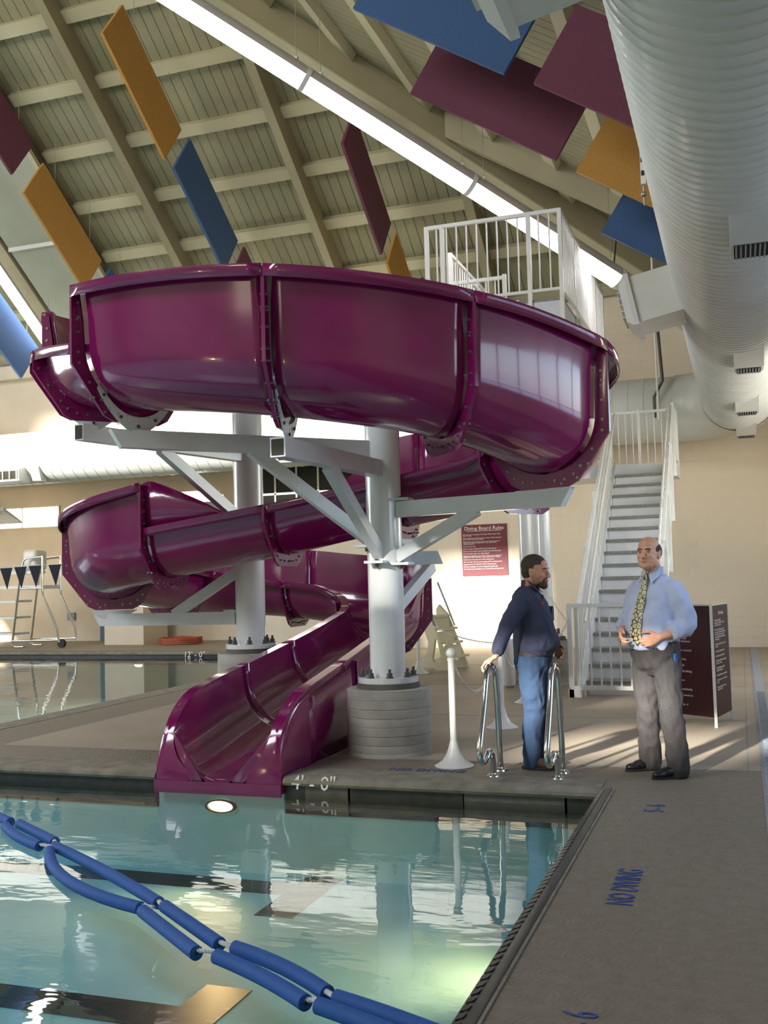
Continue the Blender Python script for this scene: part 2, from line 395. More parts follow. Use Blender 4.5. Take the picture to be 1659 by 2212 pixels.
# pool lamps
def pool_lamp(loc, rx, rz, label, dirv, power):
    t = thing('pool_light', label, 'light', loc)
    a = V((1,0,0)) if dirv[1] else V((0,1,0)); n = V(dirv)
    ring = MB(); N = 28
    rows = []
    for k in range(N+1):
        q = 2*pi*k/N; e = a*cos(q)*rx+V((0,0,sin(q)*rz)); rows.append([V(loc)+e*1.0+n*.004, V(loc)+e*1.0+n*.03, V(loc)+e*.82+n*.03, V(loc)+e*.8+n*.006])
    ring.grid(rows); part(ring, 'rim', 'tile_mid', t, True)
    d = MB(); d.add([V(loc)+n*.01]+[V(loc)+(a*cos(2*pi*k/N)*rx+V((0,0,sin(2*pi*k/N)*rz)))*.80+n*.008 for k in range(N)], [(0, 1+k, 1+(k+1) % N) for k in range(N)])
    part(d, 'lens', 'pool_lamp', t)
    L_ = bpy.data.lights.new('pool_light_glow', 'SPOT'); L_.energy = power; L_.color = (1, .60, .26); L_.spot_size = radians(120); L_.spot_blend = 1; L_.shadow_soft_size = .12
    lo = bpy.data.objects.new('pool_light_glow', L_); COL.objects.link(lo); lo.parent = t; lo.location = n*.08
    lo.rotation_euler = (-n+V((0,0,0))).to_track_quat('Z', 'Y').to_euler()
pool_lamp((-4.19, YE-.0, -.27), .145, .055, 'round glowing pool lamp under the water below the slide mouth', (0,-1,0), 60)
pool_lamp((XE, 6.0, -.45), .145, .09, 'glowing pool lamp on the right pool wall under the dark edge', (-1,0,0), 110)
pool_lamp((-13.5, FPY1, -.3), .15, .07, 'small glowing lamp under the far edge of the deep pool', (0,-1,0), 200)
pool_lamp((-9.2, YE, -.27), .145, .055, 'glowing pool lamp left of the photo edge in the near pool', (0,-1,0), 120)  # this and the rear wall pair are unseen, added to brighten the pool
pool_lamp((-4.19, YB, -.4), .145, .08, 'glowing pool lamp on the rear pool wall', (0,1,0), 150)
pool_lamp((-9.2, YB, -.4), .145, .08, 'second glowing pool lamp on the rear pool wall', (0,1,0), 150)

# walls ------------------------------------------------------------
def zroof(x, y): return min(A0-TA*y, B0-TB*x)
wf = MB(); wf.box((-10.9, YW, -.1), (XR+.2, YW+.2, 7.8)); wf.box((XL, YW, 4.6), (-10.9, YW+.2, 7.8)); wf.box((-10.9, YW+.2, -.1), (-10.7, 25.2, 4.8)); wf.box((XL, YW+.2, 4.6), (-10.9, 25.2, 4.8))
far = wf.build('wall_far', 'wall_up', kind='structure')
alc = MB(); alc.box((XL, 25.0, -.1), (-10.7, 25.2, 4.8)); alc.build('wall_alcove', 'wall', kind='structure')
# concrete block courses on the far wall (visible field right of the slide)
bw, bh = .4, .2
me = MB().box((-bw/2+.002, -.006, .002), (bw/2-.002, 0, bh-.002)).mesh('block', 'wall')
cnt = 0; rest = MB()
cells = []
for r in range(0, 36):
    off = .2*(r % 2)
    x = -7.0+off
    while x < 1.6:
        z = r*bh
        inview = (r >= 0 and z < 4.4 and x > -.9) or (z < 3.0 and x > -6.6 and x < -2.0)
        cells.append((0 if inview else 1, x, z)); x += bw
cells.sort(key=lambda c: c[0])
for pr_, x, z in cells:
    if cnt < 300 and pr_ == 0:
        o = bpy.data.objects.new('block', me); COL.objects.link(o); o.parent = far; o.location = (x, YW, z); cnt += 1
    else: rest.box((x-bw/2+.002, YW-.006, z+.002), (x+bw/2-.002, YW, z+bh-.002))
part(rest, 'block_courses', 'wall', far, kind='stuff')
# right wall with a row of windows, left wall, rear window wall
def wall_holes(name, fixed, axis, u0, u1, z0, z1, holes, m, thick=.2, out=1):
    us = sorted({u0, u1, *[h[0] for h in holes], *[h[1] for h in holes]}); zs = sorted({z0, z1, *[h[2] for h in holes], *[h[3] for h in holes]})
    mb = MB()
    for i in range(len(us)-1):
        for k in range(len(zs)-1):
            uc, zc = (us[i]+us[i+1])/2, (zs[k]+zs[k+1])/2
            if any(h[0] < uc < h[1] and h[2] < zc < h[3] for h in holes): continue
            if axis == 'x': mb.box((fixed, us[i], zs[k]), (fixed+thick*out, us[i+1], zs[k+1]))
            else: mb.box((us[i], fixed, zs[k]), (us[i+1], fixed+thick*out, zs[k+1]))
    return mb.build(name, m, kind='structure')
def glazing(n, fixed, axis, h, step, out=1):
    mb = MB(); u0, u1, z0, z1 = h; t = .06
    def bar(a0, a1, b0, b1):
        if axis == 'x': mb.box((fixed+.05*out, a0, b0), (fixed+.12*out, a1, b1))
        else: mb.box((a0, fixed+.05*out, b0), (a1, fixed+.12*out, b1))
    k = max(1, round((u1-u0)/step))
    for i in range(k+1):
        u = u0+(u1-u0)*i/k; bar(u-t/2, u+t/2, z0, z1)
    r = max(1, round((z1-z0)/(step*1.5)))
    for i in range(r+1):
        z = z0+(z1-z0)*i/r; bar(u0, u1, z-t/2, z+t/2)
    mb.build('window_%d' % n, 'mullion', kind='structure')
hr_ = [(4.8, 10.4, 2.0, 3.7), (12.4, 18.6, 2.1, 4.3)]  # second opening is unseen, added to go with the far fill lamp
wall_holes('wall_right', XR, 'x', YB, 22, -.1, 5.75, hr_, 'wall', out=1); glazing(1, XR, 'x', hr_[0], .75); glazing(11, XR, 'x', hr_[1], 1.0)
sh = lambda X, Y, Z: (X-(Y-YB)*sun_dir.x/sun_dir.y, Z+(Y-YB)*(-sun_dir.z)/sun_dir.y)    # where sunlight reaching X,Y,Z enters the rear wall
def hole(X0, X1, Y, Z0, Z1):
    a, b = sh(X0, Y, Z0), sh(X1, Y, Z1); return (a[0], b[0], a[1], b[1])
def hole_floor(X0, X1, Y0, Y1):
    a, b = sh(X0, Y0, 0), sh(X1, Y1, 0); return (a[0], b[0]-.0, a[1], b[1])
holes = [hole(-19.5, -4.2, 21.3, 3.85, 5.9),             # high band that whitens the far duct and wall
         hole(-6.35, -4.3, 21.8, 0.05, 1.75),
         hole_floor(-2.1, .35, 9.0, 10.7),
         hole_floor(-2.1, -1.0, 12.9, 13.35), hole(-19.4, -18.1, 24.9, 1.1, 1.75)]
wall_holes('wall_rear', YB, 'y', XL-3, XR+.2, -.1, 17.4, holes, 'wall', out=-1)
for i, h in enumerate(holes): glazing(2+i, YB, 'y', h, .9 if i == 0 else 1.3, out=-1)
hl = [(5, 16, 2.4, 5.6)]  # unseen opening, added to let in ambient light
wall_holes('wall_left', XL, 'x', YB, 25.2, -.1, 17.4, hl, 'wall', out=-1); glazing(8, XL, 'x', hl[0], 1.2, out=-1)

# ceiling ----------------------------------------------------------
ceil = thing('ceiling', None, None, (0,0,0), kind='structure')
AX = lambda y, dz=0: A0-TA*y+dz
BX = lambda x, dz=0: B0-TB*x+dz
# backing decks (dark joints between boards show these)
bk = MB()
hx = hipX(RY)
bk.add([(XL,RY,RZ+.05),(hx,RY,RZ+.05),(hipX(25.3),25.3,AX(25.3)+.05),(XL,25.3,AX(25.3)+.05)], [(0,1,2,3)])
bk.add([(hx,RY,RZ+.05),(XR+.3,RY,BX(XR+.3)+.05),(XR+.3,25.3,BX(XR+.3)+.05),(hipX(25.3),25.3,BX(hipX(25.3))+.05)], [(0,1,2,3)])
bk.add([(hx,YB-.3,RZ+.05),(XR+.3,YB-.3,BX(XR+.3)+.05),(XR+.3,RY,BX(XR+.3)+.05),(hx,RY,RZ+.05)], [(0,1,2,3)])
bk.add([(XL-3.2,YB-.3,RZ+.05),(hx,YB-.3,RZ+.05),(hx,RY,RZ+.05),(XL-3.2,RY,RZ+.05)], [(0,1,2,3)])
part(bk, 'deck_backing', 'gap', ceil)
# boards of plane A
x = -22.0; pitch = .215
while x < 1.9:
    xc = x+pitch/2; y0 = max(RY, hipY(x+pitch)); 
    if y0 < 24:
        g = .006
        ys = (max(RY, hipY(x+g)), max(RY, hipY(x+pitch-g)))
        mb = MB(); mb.add([(x+g, ys[0], AX(ys[0])), (x+pitch-g, ys[1], AX(ys[1])), (x+pitch-g, 24, AX(24)), (x+g, 24, AX(24)),
                 (x+g, ys[0], AX(ys[0])+.04), (x+pitch-g, ys[1], AX(ys[1])+.04), (x+pitch-g, 24, AX(24)+.04), (x+g, 24, AX(24)+.04)],
                 [(0,1,2,3),(7,6,5,4),(0,4,5,1),(1,5,6,2),(2,6,7,3),(3,7,4,0)])
        part(mb, 'board', 'plank', ceil)
    x += pitch
# boards of plane B
y = 5.0
while y < 21.8:
    g = .006; xa = hipX(y+g); xb = hipX(y+pitch-g)
    xa, xb = max(xa, -8), max(xb, -8)
    if y < RY: xa = xb = -8
    mb = MB(); mb.add([(xa, y+g, BX(xa)), (xb, y+pitch-g, BX(xb)), (XR, y+pitch-g, BX(XR)), (XR, y+g, BX(XR)),
             (xa, y+g, BX(xa)+.04), (xb, y+pitch-g, BX(xb)+.04), (XR, y+pitch-g, BX(XR)+.04), (XR, y+g, BX(XR)+.04)],
             [(0,3,2,1),(4,5,6,7),(0,1,5,4),(1,2,6,5),(2,3,7,6),(3,0,4,7)])
    part(mb, 'board', 'plank', ceil); y += pitch
# girders of plane A
gx = [-11.5, -8.05, -4.75, -1.5]
for X in gx:
    ya = max(RY, hipY(X)); 
    mb = MB(); d = .60; w_ = .09
    mb.prism([(X-w_, ya, AX(ya)), (X-w_, 22, AX(22)), (X-w_, 22, AX(22)-d), (X-w_, ya, AX(ya)-d)], (2*w_, 0, 0))
    part(mb, 'girder', 'girder', ceil)
# purlins between the girders
ps = 1.04
def purlin(xa, xb, yy, dz=0):
    z = AX(yy)+dz; mb = MB(); h, w2 = .17, .1
    mb.prism([(xa, yy-w2, AX(yy-w2)+dz), (xa, yy+w2, AX(yy+w2)+dz), (xa, yy+w2-.09, AX(yy+w2-.09)+dz-h), (xa, yy-w2-.09, AX(yy-w2-.09)+dz-h)], (xb-xa, 0, 0))
    part(mb, 'purlin', 'purlin', ceil)
k = 0
yy = RY+.25
while yy < 21.9:
    edges = [(-13.45, -11.59), (-11.41, -8.14), (-7.96, -4.84), (-4.66, -1.59), (-1.41, .6)]
    for a, b in edges:
        b2 = min(b, hipX(yy)-.1)
        if b2-a > .15: purlin(a, b2, yy)
    yy += ps
# hip beam
hv = V((1, TB/TA, -TB)); hvn = hv.normalized()
p0 = V((hx, RY, RZ)); p1 = V((0.2, hipY(.2), BX(.2)))
mb = MB(); sdv = V((hvn.y, -hvn.x, 0)).normalized(); dn = V((0,0,-.68))
mb.prism([p0-sdv*.11, p1-sdv*.11, p1-sdv*.11+dn, p0-sdv*.11+dn], sdv*.22)
part(mb, 'hip_beam', 'girder', ceil)
mb = MB(); mb.prism([p0-sdv*.16+dn, p1-sdv*.16+dn, p1-sdv*.16+dn+V((0,0,-.04)), p0-sdv*.16+dn+V((0,0,-.04))], sdv*.32)
part(mb, 'beam_flange', 'purlin', ceil)
# plane B purlins (along y) and girders (along x)
xx = -7.4
while xx < 2.3:
    y1_ = min(21.8, hipY(xx)-.15)
    mb = MB(); mb.prism([(xx-.1, 5.2, BX(xx-.1)), (xx+.1, 5.2, BX(xx+.1)), (xx+.01, 5.2, BX(xx)-.19), (xx-.19, 5.2, BX(xx-.19)-.17)], (0, y1_-5.2, 0))
    part(mb, 'purlin', 'purlin', ceil); xx += 1.15
for Y in (18.0,):
    xa = max(-8, hipX(Y)+.2)
    mb = MB(); mb.prism([(xa, Y-.09, BX(xa)), (XR, Y-.09, BX(XR)), (XR, Y-.09, BX(XR)-.5), (xa, Y-.09, BX(xa)-.5)], (0, .18, 0))
    part(mb, 'girder', 'girder', ceil)
# lower smooth panel bay at the left with pale joints, framed by a thin rail
dz = -.62
rail = MB(); rail.prism([(-13.5, RY, AX(RY)+dz-.02), (-13.5, 21.8, AX(21.8)+dz-.02), (-13.5, 21.8, AX(21.8)+dz+.1), (-13.5, RY, AX(RY)+dz+.1)], (.09, 0, 0))
part(rail, 'bay_rail', 'purlin', ceil)
M['smooth'] = mat('smooth ceiling panel', srgb(168, 172, 152), .5, 0, 0, 1.5, .04)
for i in range(7):
    ya, yb_ = RY+.4+i*1.86, RY+.4+(i+1)*1.86-.05
    yb_ = min(yb_, 21.8)
    mb = MB(); mb.prism([(-15.35, ya, AX(ya)+dz), (-15.35, yb_, AX(yb_)+dz), (-15.35, yb_, AX(yb_)+dz+.05), (-15.35, ya, AX(ya)+dz+.05)], (1.85, 0, 0))
    part(mb, 'ceiling_panel', 'smooth', ceil)
    mb = MB(); mb.box((-15.35, ya-.05, AX(ya)+dz-.05), (-13.5, ya-.015, AX(ya)+dz+.06)); part(mb, 'joint_strip', 'rail_white', ceil)
mb = MB(); mb.prism([(-15.75, RY, AX(RY)), (-15.75, 21.8, AX(21.8)), (-15.75, 21.8, AX(21.8)-.7), (-15.75, RY, AX(RY)-.7)], (.34, 0, 0)); part(mb, 'girder', 'girder', ceil)
yy = RY+.25
while yy < 21.9: purlin(-21.5, -15.77, yy); yy += ps
# far eave trim
MB().box((XL, 21.6, 7.0), (-3, 21.85, 7.35)).build('trim_2', 'wall_up', kind='structure')

# ---------------------------------------------------------------- acoustic panels
def baffle(axis, fixed, p, L_, W_, t, m, label):
    """rectangular sound panel hung parallel to the roof slope. p = far lower corner (u,z)"""
    th = .055
    if axis == 'x': d = V((0, 1, -t)).normalized(); n = V((0, t, 1)).normalized(); o0 = V((fixed, p[0], p[1])); off = V((th, 0, 0))
    else: d = V((1, 0, -t)).normalized(); n = V((t, 0, 1)).normalized(); o0 = V((p[0], fixed, p[1])); off = V((0, th, 0))
    tt = thing('acoustic_panel', label, 'panel', tuple(o0), 'coloured acoustic panels hanging under the roof')
    q = [o0, o0+d*L_, o0+d*L_+n*W_, o0+n*W_]
    part(MB().prism(q, off), 'panel_board', m, tt)
    for f in (.2, .8):
        a = o0+d*(L_*f)+n*W_+off*.5
        zt = zroof(a.x, a.y)-.05
        if zt > a.z+.1:
            part(MB().tube([a, V((a.x, a.y, zt))], .005, 5), 'hanging_wire', 'wire', tt)
W1 = 1.03
baffle('x', -9.88, (14.33, 10.97), 2.44, W1, TA, 'ochre', 'ochre panel beside the near end of the long tube lamp, upper left')
baffle('x', -9.88, (16.62, 9.48), 2.44, W1, TA, 'blue', 'blue panel just below the ochre one in the middle bay')
baffle('x', -9.88, (18.9, 8.0), 2.44, W1, TA, 'plum', 'plum panel tip peeping over the slide rim below the blue panel')
baffle('x', -13.0, (16.19, 9.33), 2.44, W1, TA, 'ochre', 'ochre panel at the left above the left end of the slide')
baffle('x', -13.0, (13.9, 11.02), 2.44, W1, TA, 'plum', 'plum panel cut by the left edge of the photo')
baffle('x', -13.0, (18.5, 7.82), 2.44, W1, TA, 'blue', 'blue panel tip just behind the left rim of the slide')
baffle('x', -15.5, (17.25, 7.85), 2.44, W1, TA, 'blue', 'blue panel low at the left edge behind the slide')
baffle('x', -6.4, (16.55, 9.35), 2.44, W1, TA, 'plum', 'narrow looking plum panel right of centre under the long tube lamp')
baffle('x', -6.4, (18.85, 7.82), 2.44, W1, TA, 'ochre', 'dark ochre panel tip beside the white platform railing')
baffle('y', 10.8, (-3.98, 8.25), 2.09, .93, .645, 'blue', 'large blue panel at the top behind the white duct box')
baffle('y', 10.8, (-1.90, 6.95), 2.09, .93, .645, 'plum', 'large dark plum panel touching the big duct, upper right')
baffle('y', 12.0, (-3.68, 7.71), 2.14, .91, .645, 'plum', 'broad plum panel below the big blue one, top centre')
baffle('y', 12.0, (-1.64, 6.37), 2.14, .91, .645, 'ochre', 'orange ochre panel beside the big duct')
baffle('y', 13.0, (-1.49, 5.92), 2.14, .91, .645, 'blue', 'lowest blue panel beside the big duct')
baffle('y', 12.6, (-.1, 9.0), 2.44, 1.0, .645, 'ochre', 'ochre panel mostly hidden above the big duct') if False else None

# ---------------------------------------------------------------- tube lamps
def tube_lamp(a, d, n, seg, r, label, after=0):
    a = V(a); d = V(d).normalized(); t = thing('tube_lamp', label, 'lamp', tuple(a))
    sd_ = d.cross(V((0,0,1))).normalized(); u = sd_.cross(d)
    def arc(p, q, a0, a1, name, m, rr):
        N = 10; rows = []
        for e in (p, q): rows.append([e+(sd_*cos(a0+(a1-a0)*k/N)+u*sin(a0+(a1-a0)*k/N))*rr for k in range(N+1)])
        part(MB().grid(rows), name, m, t, True)
    for i in range(n):
        p, q = a+d*(seg*i+.012), a+d*(seg*(i+1)-.012)
        arc(p, q, radians(-215), radians(-8), 'diffuser', 'tube_lit', r)
        arc(p, q, radians(-8), radians(145), 'housing', 'tube_house', r)
        j_ = MB().tube([q-d*.02, q+d*.04], r*1.04, 20); part(j_, 'joint_ring', 'rail_white', t, True)
        for f in (.06, .92):
            c = a+d*(seg*(i+f))+u*r
            part(MB().box(c-V((.02,.02,.02)), c+V((.02,.02,.05))), 'wire_clip', 'rail_white', t)
            zt = zroof(c.x, c.y)-.1
            if zt > c.z: part(MB().tube([c, V((c.x, c.y, zt))], .004, 5), 'hanging_wire', 'wire', t)
    if after: part(MB().tube([a+d*(seg*n+.04), a+d*(seg*n+after)], r*.93, 20), 'unlit_end', 'rail_white', t, True)
    return t
jt = V((-3.19, 12.65, 6.75)); dd = hvn
tube_lamp(jt-dd*2.44*4, dd, 5, 2.47, .15, 'very long glowing tube lamp running diagonally across the roof', after=1.3)
la = V((-13.9-2.9, 13.0, 0))
tube_lamp((-15.2, 12.0, AX(12.0)-1.67), (0, 1, -TA), 4, 2.47, .14, 'glowing tube lamp at the left edge behind the slide', after=0)

# ================================================================ DUCTS
def spiral(mb, path, r, n=40, pitch=.13, ridge=.009):
    path = [V(p) for p in path]; L_ = [0]
    for i in range(1, len(path)): L_.append(L_[-1]+(path[i]-path[i-1]).length)
    tot = L_[-1]; k = int(tot/pitch); pts = []; rs = []
    def P(s):
        for i in range(1, len(path)):
            if s <= L_[i] or i == len(path)-1:
                f = (s-L_[i-1])/(L_[i]-L_[i-1]); return path[i-1].lerp(path[i], f)
    for i in range(k):
        s = i*tot/k
        for ds, rr in ((0, r), (pitch-.022, r), (pitch-.014, r+ridge), (pitch-.004, r+ridge)):
            pts.append(P(min(tot, s+ds*tot/k/pitch))); rs.append(rr)
    mb.tube(pts, rs, n, cap=False); return mb
DX, DZ, DR = .10, 4.76, .66
du = thing('air_duct', 'very large white spiral duct running overhead along the right side of the photo', 'duct', (DX, 10, DZ), 'spiral air ducts')
part(spiral(MB(), [(DX, 1.0, DZ), (DX, 19.6, DZ)], DR), 'duct_tube', 'duct', du, True)
el = [(DX-1.15*(1-cos(radians(a))), 19.6+1.15*sin(radians(a)), DZ) for a in range(0, 91, 6)]
part(MB().tube(el, DR, 40, cap=False), 'elbow', 'duct', du, True)
part(MB().tube([(DX, 19.52, DZ), (DX, 19.66, DZ)], DR+.02, 40, cap=False), 'seam_band', 'duct', du, True)
part(MB().tube([(DX, 1.0, DZ), (DX, 1.02, DZ)], DR, 40), 'end_cap', 'duct', du, True)
YD = 20.75
d2 = thing('air_duct', 'white spiral duct running along the far wall behind the slide and stairs', 'duct', (-10, YD, DZ), 'spiral air ducts')
part(spiral(MB(), [(-1.05, YD, DZ), (-24.8, YD, DZ)], .64, 32, .3, .008), 'duct_tube', 'duct', d2, True)
# diffuser boxes on the left flank of the big duct
def side_box(y, label, L_=.62):
    t = thing('duct_diffuser', label, 'vent', (DX-DR, y, DZ-.2), 'diffusers on the ducts')
    a = radians(191); dx, dz_ = cos(a), sin(a)
    o0 = V((DX, y, DZ))+V((dx, 0, dz_))*(DR-.12); d = V((dx, 0, dz_)); u = V((-dz_, 0, dx))
    h = .26; mb = MB()
    A = [o0+u*h*s_+V((0, yy, 0)) for s_, yy in ((-1,-.34),(1,-.34),(1,.34),(-1,.34))]; B = [p+d*.55 for p in A]
    mb.add(A+B, [(0,3,2,1),(0,1,5,4),(1,2,6,5),(2,3,7,6),(3,0,4,7),(4,5,6,7)]); part(mb, 'box', 'duct_box', t)
    mb = MB(); c = o0+d*.55
    A = [c+u*h*1.12*s_+V((0, yy, 0)) for s_, yy in ((-1,-.39),(1,-.39),(1,.39),(-1,.39))]
    B = [c+d*.13+u*h*.8*s_+V((0, yy, 0)) for s_, yy in ((-1,-.28),(1,-.28),(1,.28),(-1,.28))]
    A2 = [p+d*.05 for p in A]
    mb.add(A+A2+B, [(0,1,2,3),(0,4,5,1),(1,5,6,2),(2,6,7,3),(3,7,4,0),(4,8,9,5),(5,9,10,6),(6,10,11,7),(7,11,8,4),(8,11,10,9)])
    part(mb, 'collar', 'duct_box', t)
    for k in range(5):
        q = -.5+k*.25; p = c+d*.14+u*h*.7*q*1.6
        part(MB().beam(p+V((0,-.26,0)), p+V((0,.26,0)), .01, .05, upv=tuple(d)), 'louvre', 'duct_box', t)
side_box(11.6, 'white angled box diffuser on the big duct beside the end of the tube lamp')
side_box(4.5, 'white angled box diffuser at the top of the photo beside the big duct')
def saddle(y, label, w_=.36):
    t = thing('duct_diffuser', label, 'vent', (DX, y, DZ-DR), 'diffusers on the ducts')
    x0, x1 = DX-.07, DX+.27; y0, y1, y2 = y-.55, y+.0, y+.42; zt, zb = DZ-DR+.05, DZ-DR-.10
    mb = MB().add([(x0,y0,zt),(x1,y0,zt),(x1,y1,zb),(x0,y1,zb),(x0,y2,zb+.02),(x1,y2,zb+.02),(x0,y2,zt+.06),(x1,y2,zt+.06),(x0,y1,zt),(x1,y1,zt)],
        [(0,1,2,3),(3,2,5,4),(4,5,7,6),(0,3,8),(1,9,2),(3,4,6,8),(2,9,7,5)]); part(mb, 'scoop', 'duct_box', t)
    part(MB().box((x0+.03, y1+.04, zb-.002), (x1-.03, y2-.04, zb+.0)), 'grille_back', 'gap', t)
    for k in range(8): part(MB().box((x0+.04+k*.034, y1+.04, zb-.014), (x0+.052+k*.034, y2-.04, zb-.002)), 'slat', 'grate', t)
for i, (y, lb) in enumerate([(7.9, 'nearest grille under the big duct at the right edge'), (12.9, 'second grille under the big duct'), (16.6, 'third small grille under the big duct'), (19.6, 'farthest tiny grille at the lower end of the big duct')]): saddle(y, lb)
# hangers of the big duct
hg = thing('duct_hanger', 'perforated white steel strap with threaded rod beside the big duct', 'hanger', (DX-DR-.05, 8.3, DZ+.2))
part(MB().box((DX-DR-.06, 8.3, DZ-.05), (DX-DR-.02, 8.35, DZ+.55)), 'strap', 'rail_white', hg)
for k in range(4): part(MB().box((DX-DR-.055, 8.296, DZ+.02+k*.11), (DX-DR-.03, 8.302, DZ+.06+k*.11)), 'slot', 'gap', hg)
part(MB().tube([(DX-DR-.04, 8.32, DZ-.05), (DX-DR-.04, 8.32, DZ-.22)], .008, 6).sphere((DX-DR-.04, 8.32, DZ-.13), .025, 8, 5), 'rod', 'bolt', hg, True)
# vents on the far duct
for i, (x, lb) in enumerate([(-16.6, 'louvred outlet on the far wall duct left of the slide'), (-8.95, 'louvred outlet on the far wall duct behind the steel brace')]):
    t = thing('duct_diffuser', lb, 'vent', (x, YD-.6, DZ-.3), 'diffusers on the ducts')
    z0 = DZ-.62; y0 = YD-.78
    part(MB().prism([(x-.45, YD-.35, z0+.42), (x-.45, y0, z0+.26), (x-.45, y0, z0), (x-.45, YD-.35, z0-.02)], (.9, 0, 0)), 'box', 'duct_box', t)
    part(MB().box((x-.41, y0-.006, z0+.04), (x+.41, y0-.001, z0+.24)), 'opening', 'gap', t)
    for k in range(5): part(MB().box((x-.42+k*.2, y0-.03, z0+.02), (x-.39+k*.2, y0, z0+.25)), 'vane', 'duct_box', t)
    part(MB().box((x-.47, y0-.02, z0-.01), (x+.47, y0, z0+.035)), 'sill', 'duct_box', t)
    part(MB().prism([(x+.62, YD-.3, z0+.62), (x+.62, YD-.62, z0+.3), (x+.62, YD-.5, z0), (x+.62, YD-.3, z0)], (.25, 0, 0)), 'side_scoop', 'duct_box', t)

# ================================================================ WATER SLIDE
CX0, CY0, RR = -3.70, 9.40, 2.38
segs = []     # (kind, length, ...)
px, py, h = -3.55, 12.5, pi
S = [0.0]; path = []; marks = {}
def straight(L_, nm=None):
    global px, py, h
    path.append(('L', S[0], L_, px, py, h, 0)); px += L_*cos(h); py += L_*sin(h); S[0] += L_
    if nm: marks[nm] = S[0]
def arc(r, ang, nm=None):         # ang>0 left turn
    global px, py, h
    a = radians(ang); L_ = abs(a)*r; sg = 1 if a > 0 else -1
    path.append(('A', S[0], L_, px, py, h, sg/r)); cx, cy = px-sin(h)*r*sg, py+cos(h)*r*sg
    h += a; px, py = cx+sin(h)*r*sg, cy-cos(h)*r*sg; S[0] += L_
    if nm: marks[nm] = S[0]
straight(.7, 'start'); arc(1.83, 90, 'bend'); straight(1.27, 'left'); sring = S[0]
arc(RR, 152, 'ring'); arc(.88, 118, 'tight'); straight(px+5.95, 'mid')
arc(1.05, -90, 'lturn'); straight(11.8-py, 'lside'); arc(1.1, -90, 'back'); straight(-5.29-px, 'backrun'); arc(1.1, -90, 'hair')
straight(py-7.62, 'exit'); STOT = S[0]
def P(s):
    s = max(0, min(STOT, s))
    for k, s0, L_, x, y, hh, cv in path:
        if s <= s0+L_+1e-9:
            t = s-s0
            if k == 'L': return V((x+cos(hh)*t, y+sin(hh)*t, 0)), hh
            r = 1/cv; h2 = hh+t*cv; return V((x-sin(hh)*r+sin(h2)*r, y+cos(hh)*r-cos(h2)*r, 0)), h2
ring_s = lambda th: sring+radians(th-180)*RR
s_mid0 = marks['tight']
mid_s = lambda x: s_mid0+(P(s_mid0)[0].x-x)
sF = dict(F0=ring_s(216), F1=ring_s(246), F2=ring_s(281), F3=ring_s(311), F4=marks['ring']+.88*radians(14), F5=marks['ring']+.88*radians(84), F6=mid_s(-3.1), F7=mid_s(-4.4), L0=mid_s(-5.78), L1=marks['mid']+1.05*radians(66))
s_ex = lambda y: marks['hair']+(11.8-y)
ZT = [(0, 4.72), (marks['bend']-1, 4.1), (marks['left'], 3.52), (sF['F0'], 3.25), (sF['F1'], 3.04), (sF['F2'], 2.86), (sF['F3'], 2.68), (sF['F4'], 2.42), (sF['F5'], 2.28), (sF['F6'], 2.10), (sF['F7'], 1.86), (sF['L0'], 1.66), (sF['L1'], 1.43), (marks['lside'], 1.22), (marks['back'], 1.10), (marks['backrun'], 1.02), (marks['backrun']+1.0, .84), (marks['hair'], .68), (s_ex(10.5), .42), (s_ex(9), .15), (s_ex(8.2), .02), (STOT, -.09)]
def interp(T_, s, smooth=False):
    if s <= T_[0][0]: return T_[0][1]
    for (a, va), (b, vb) in zip(T_, T_[1:]):
        if s <= b:
            f = (s-a)/(b-a) if b > a else 1
            return va+(vb-va)*f
    return T_[-1][1]
def Z(s): return sum(interp(ZT, s+d) for d in (-.3, -.15, 0, .15, .3))/5
EPS = 1e-3
def _tail():
    out = []
    for i in range(17):
        a = (i/16)*pi/2; out.append((s_ex(8.25-.62*sin(a)), max(.012, .62*cos(a)**.7 if i < 16 else .012)))
    return out
HR = [(0, .62), (marks['start'], .9), (ring_s(200)-EPS, .95), (ring_s(200), .47), (sF['F1']-EPS, .47), (sF['F1'], .92), (sF['F2'], 1.0), (sF['F3'], 1.0), (sF['F4'], 1.04), (sF['F5'], .95), (sF['F6']+.35, 1.0), (sF['F6']+1.1, .50), (sF['F7'], .50), (sF['L0'], .5), (marks['hair'], .5), (s_ex(11), .52), (s_ex(8.6), .62)]+_tail()
HL = [(0, .6), (sF['F4'], .5), (sF['F5'], .46), (sF['F6'], .43), (mid_s(-4.6), .48), (sF['L0']-EPS, .50), (sF['L0'], .97), (sF['L1'], .86), (marks['lside'], .9), (marks['back'], .92), (marks['hair'], .95), (s_ex(11.2), .62), (s_ex(8.6), .62)]+_tail()
WH = .46
def side_profile(h_, n=9):
    """from the trough bottom out and up one wall: list of (u, z)"""
    pts = []; r = min(WH, h_) if h_ < WH else WH
    for i in range(n+1):
        a = radians(84)*i/n; pts.append((WH*sin(a), WH*(1-cos(a))))
    top = max(h_, .02)
    if top <= pts[-1][1]:
        q = [p for p in pts if p[1] < top]; 
        f = top; ang = math.acos(max(-1, 1-f/WH)); q = [(WH*sin(ang*i/n), WH*(1-cos(ang*i/n))) for i in range(n+1)]
        pts = q+[(q[-1][0]+.004, top+.001), (q[-1][0]+.008, top+.002)]
    else:
        x0, z0 = pts[-1]; pts += [(x0+.015, z0+(top-z0)*.5), (x0+.05*min(1, (top-z0)/.5), top)]
    return pts
LIP = .085
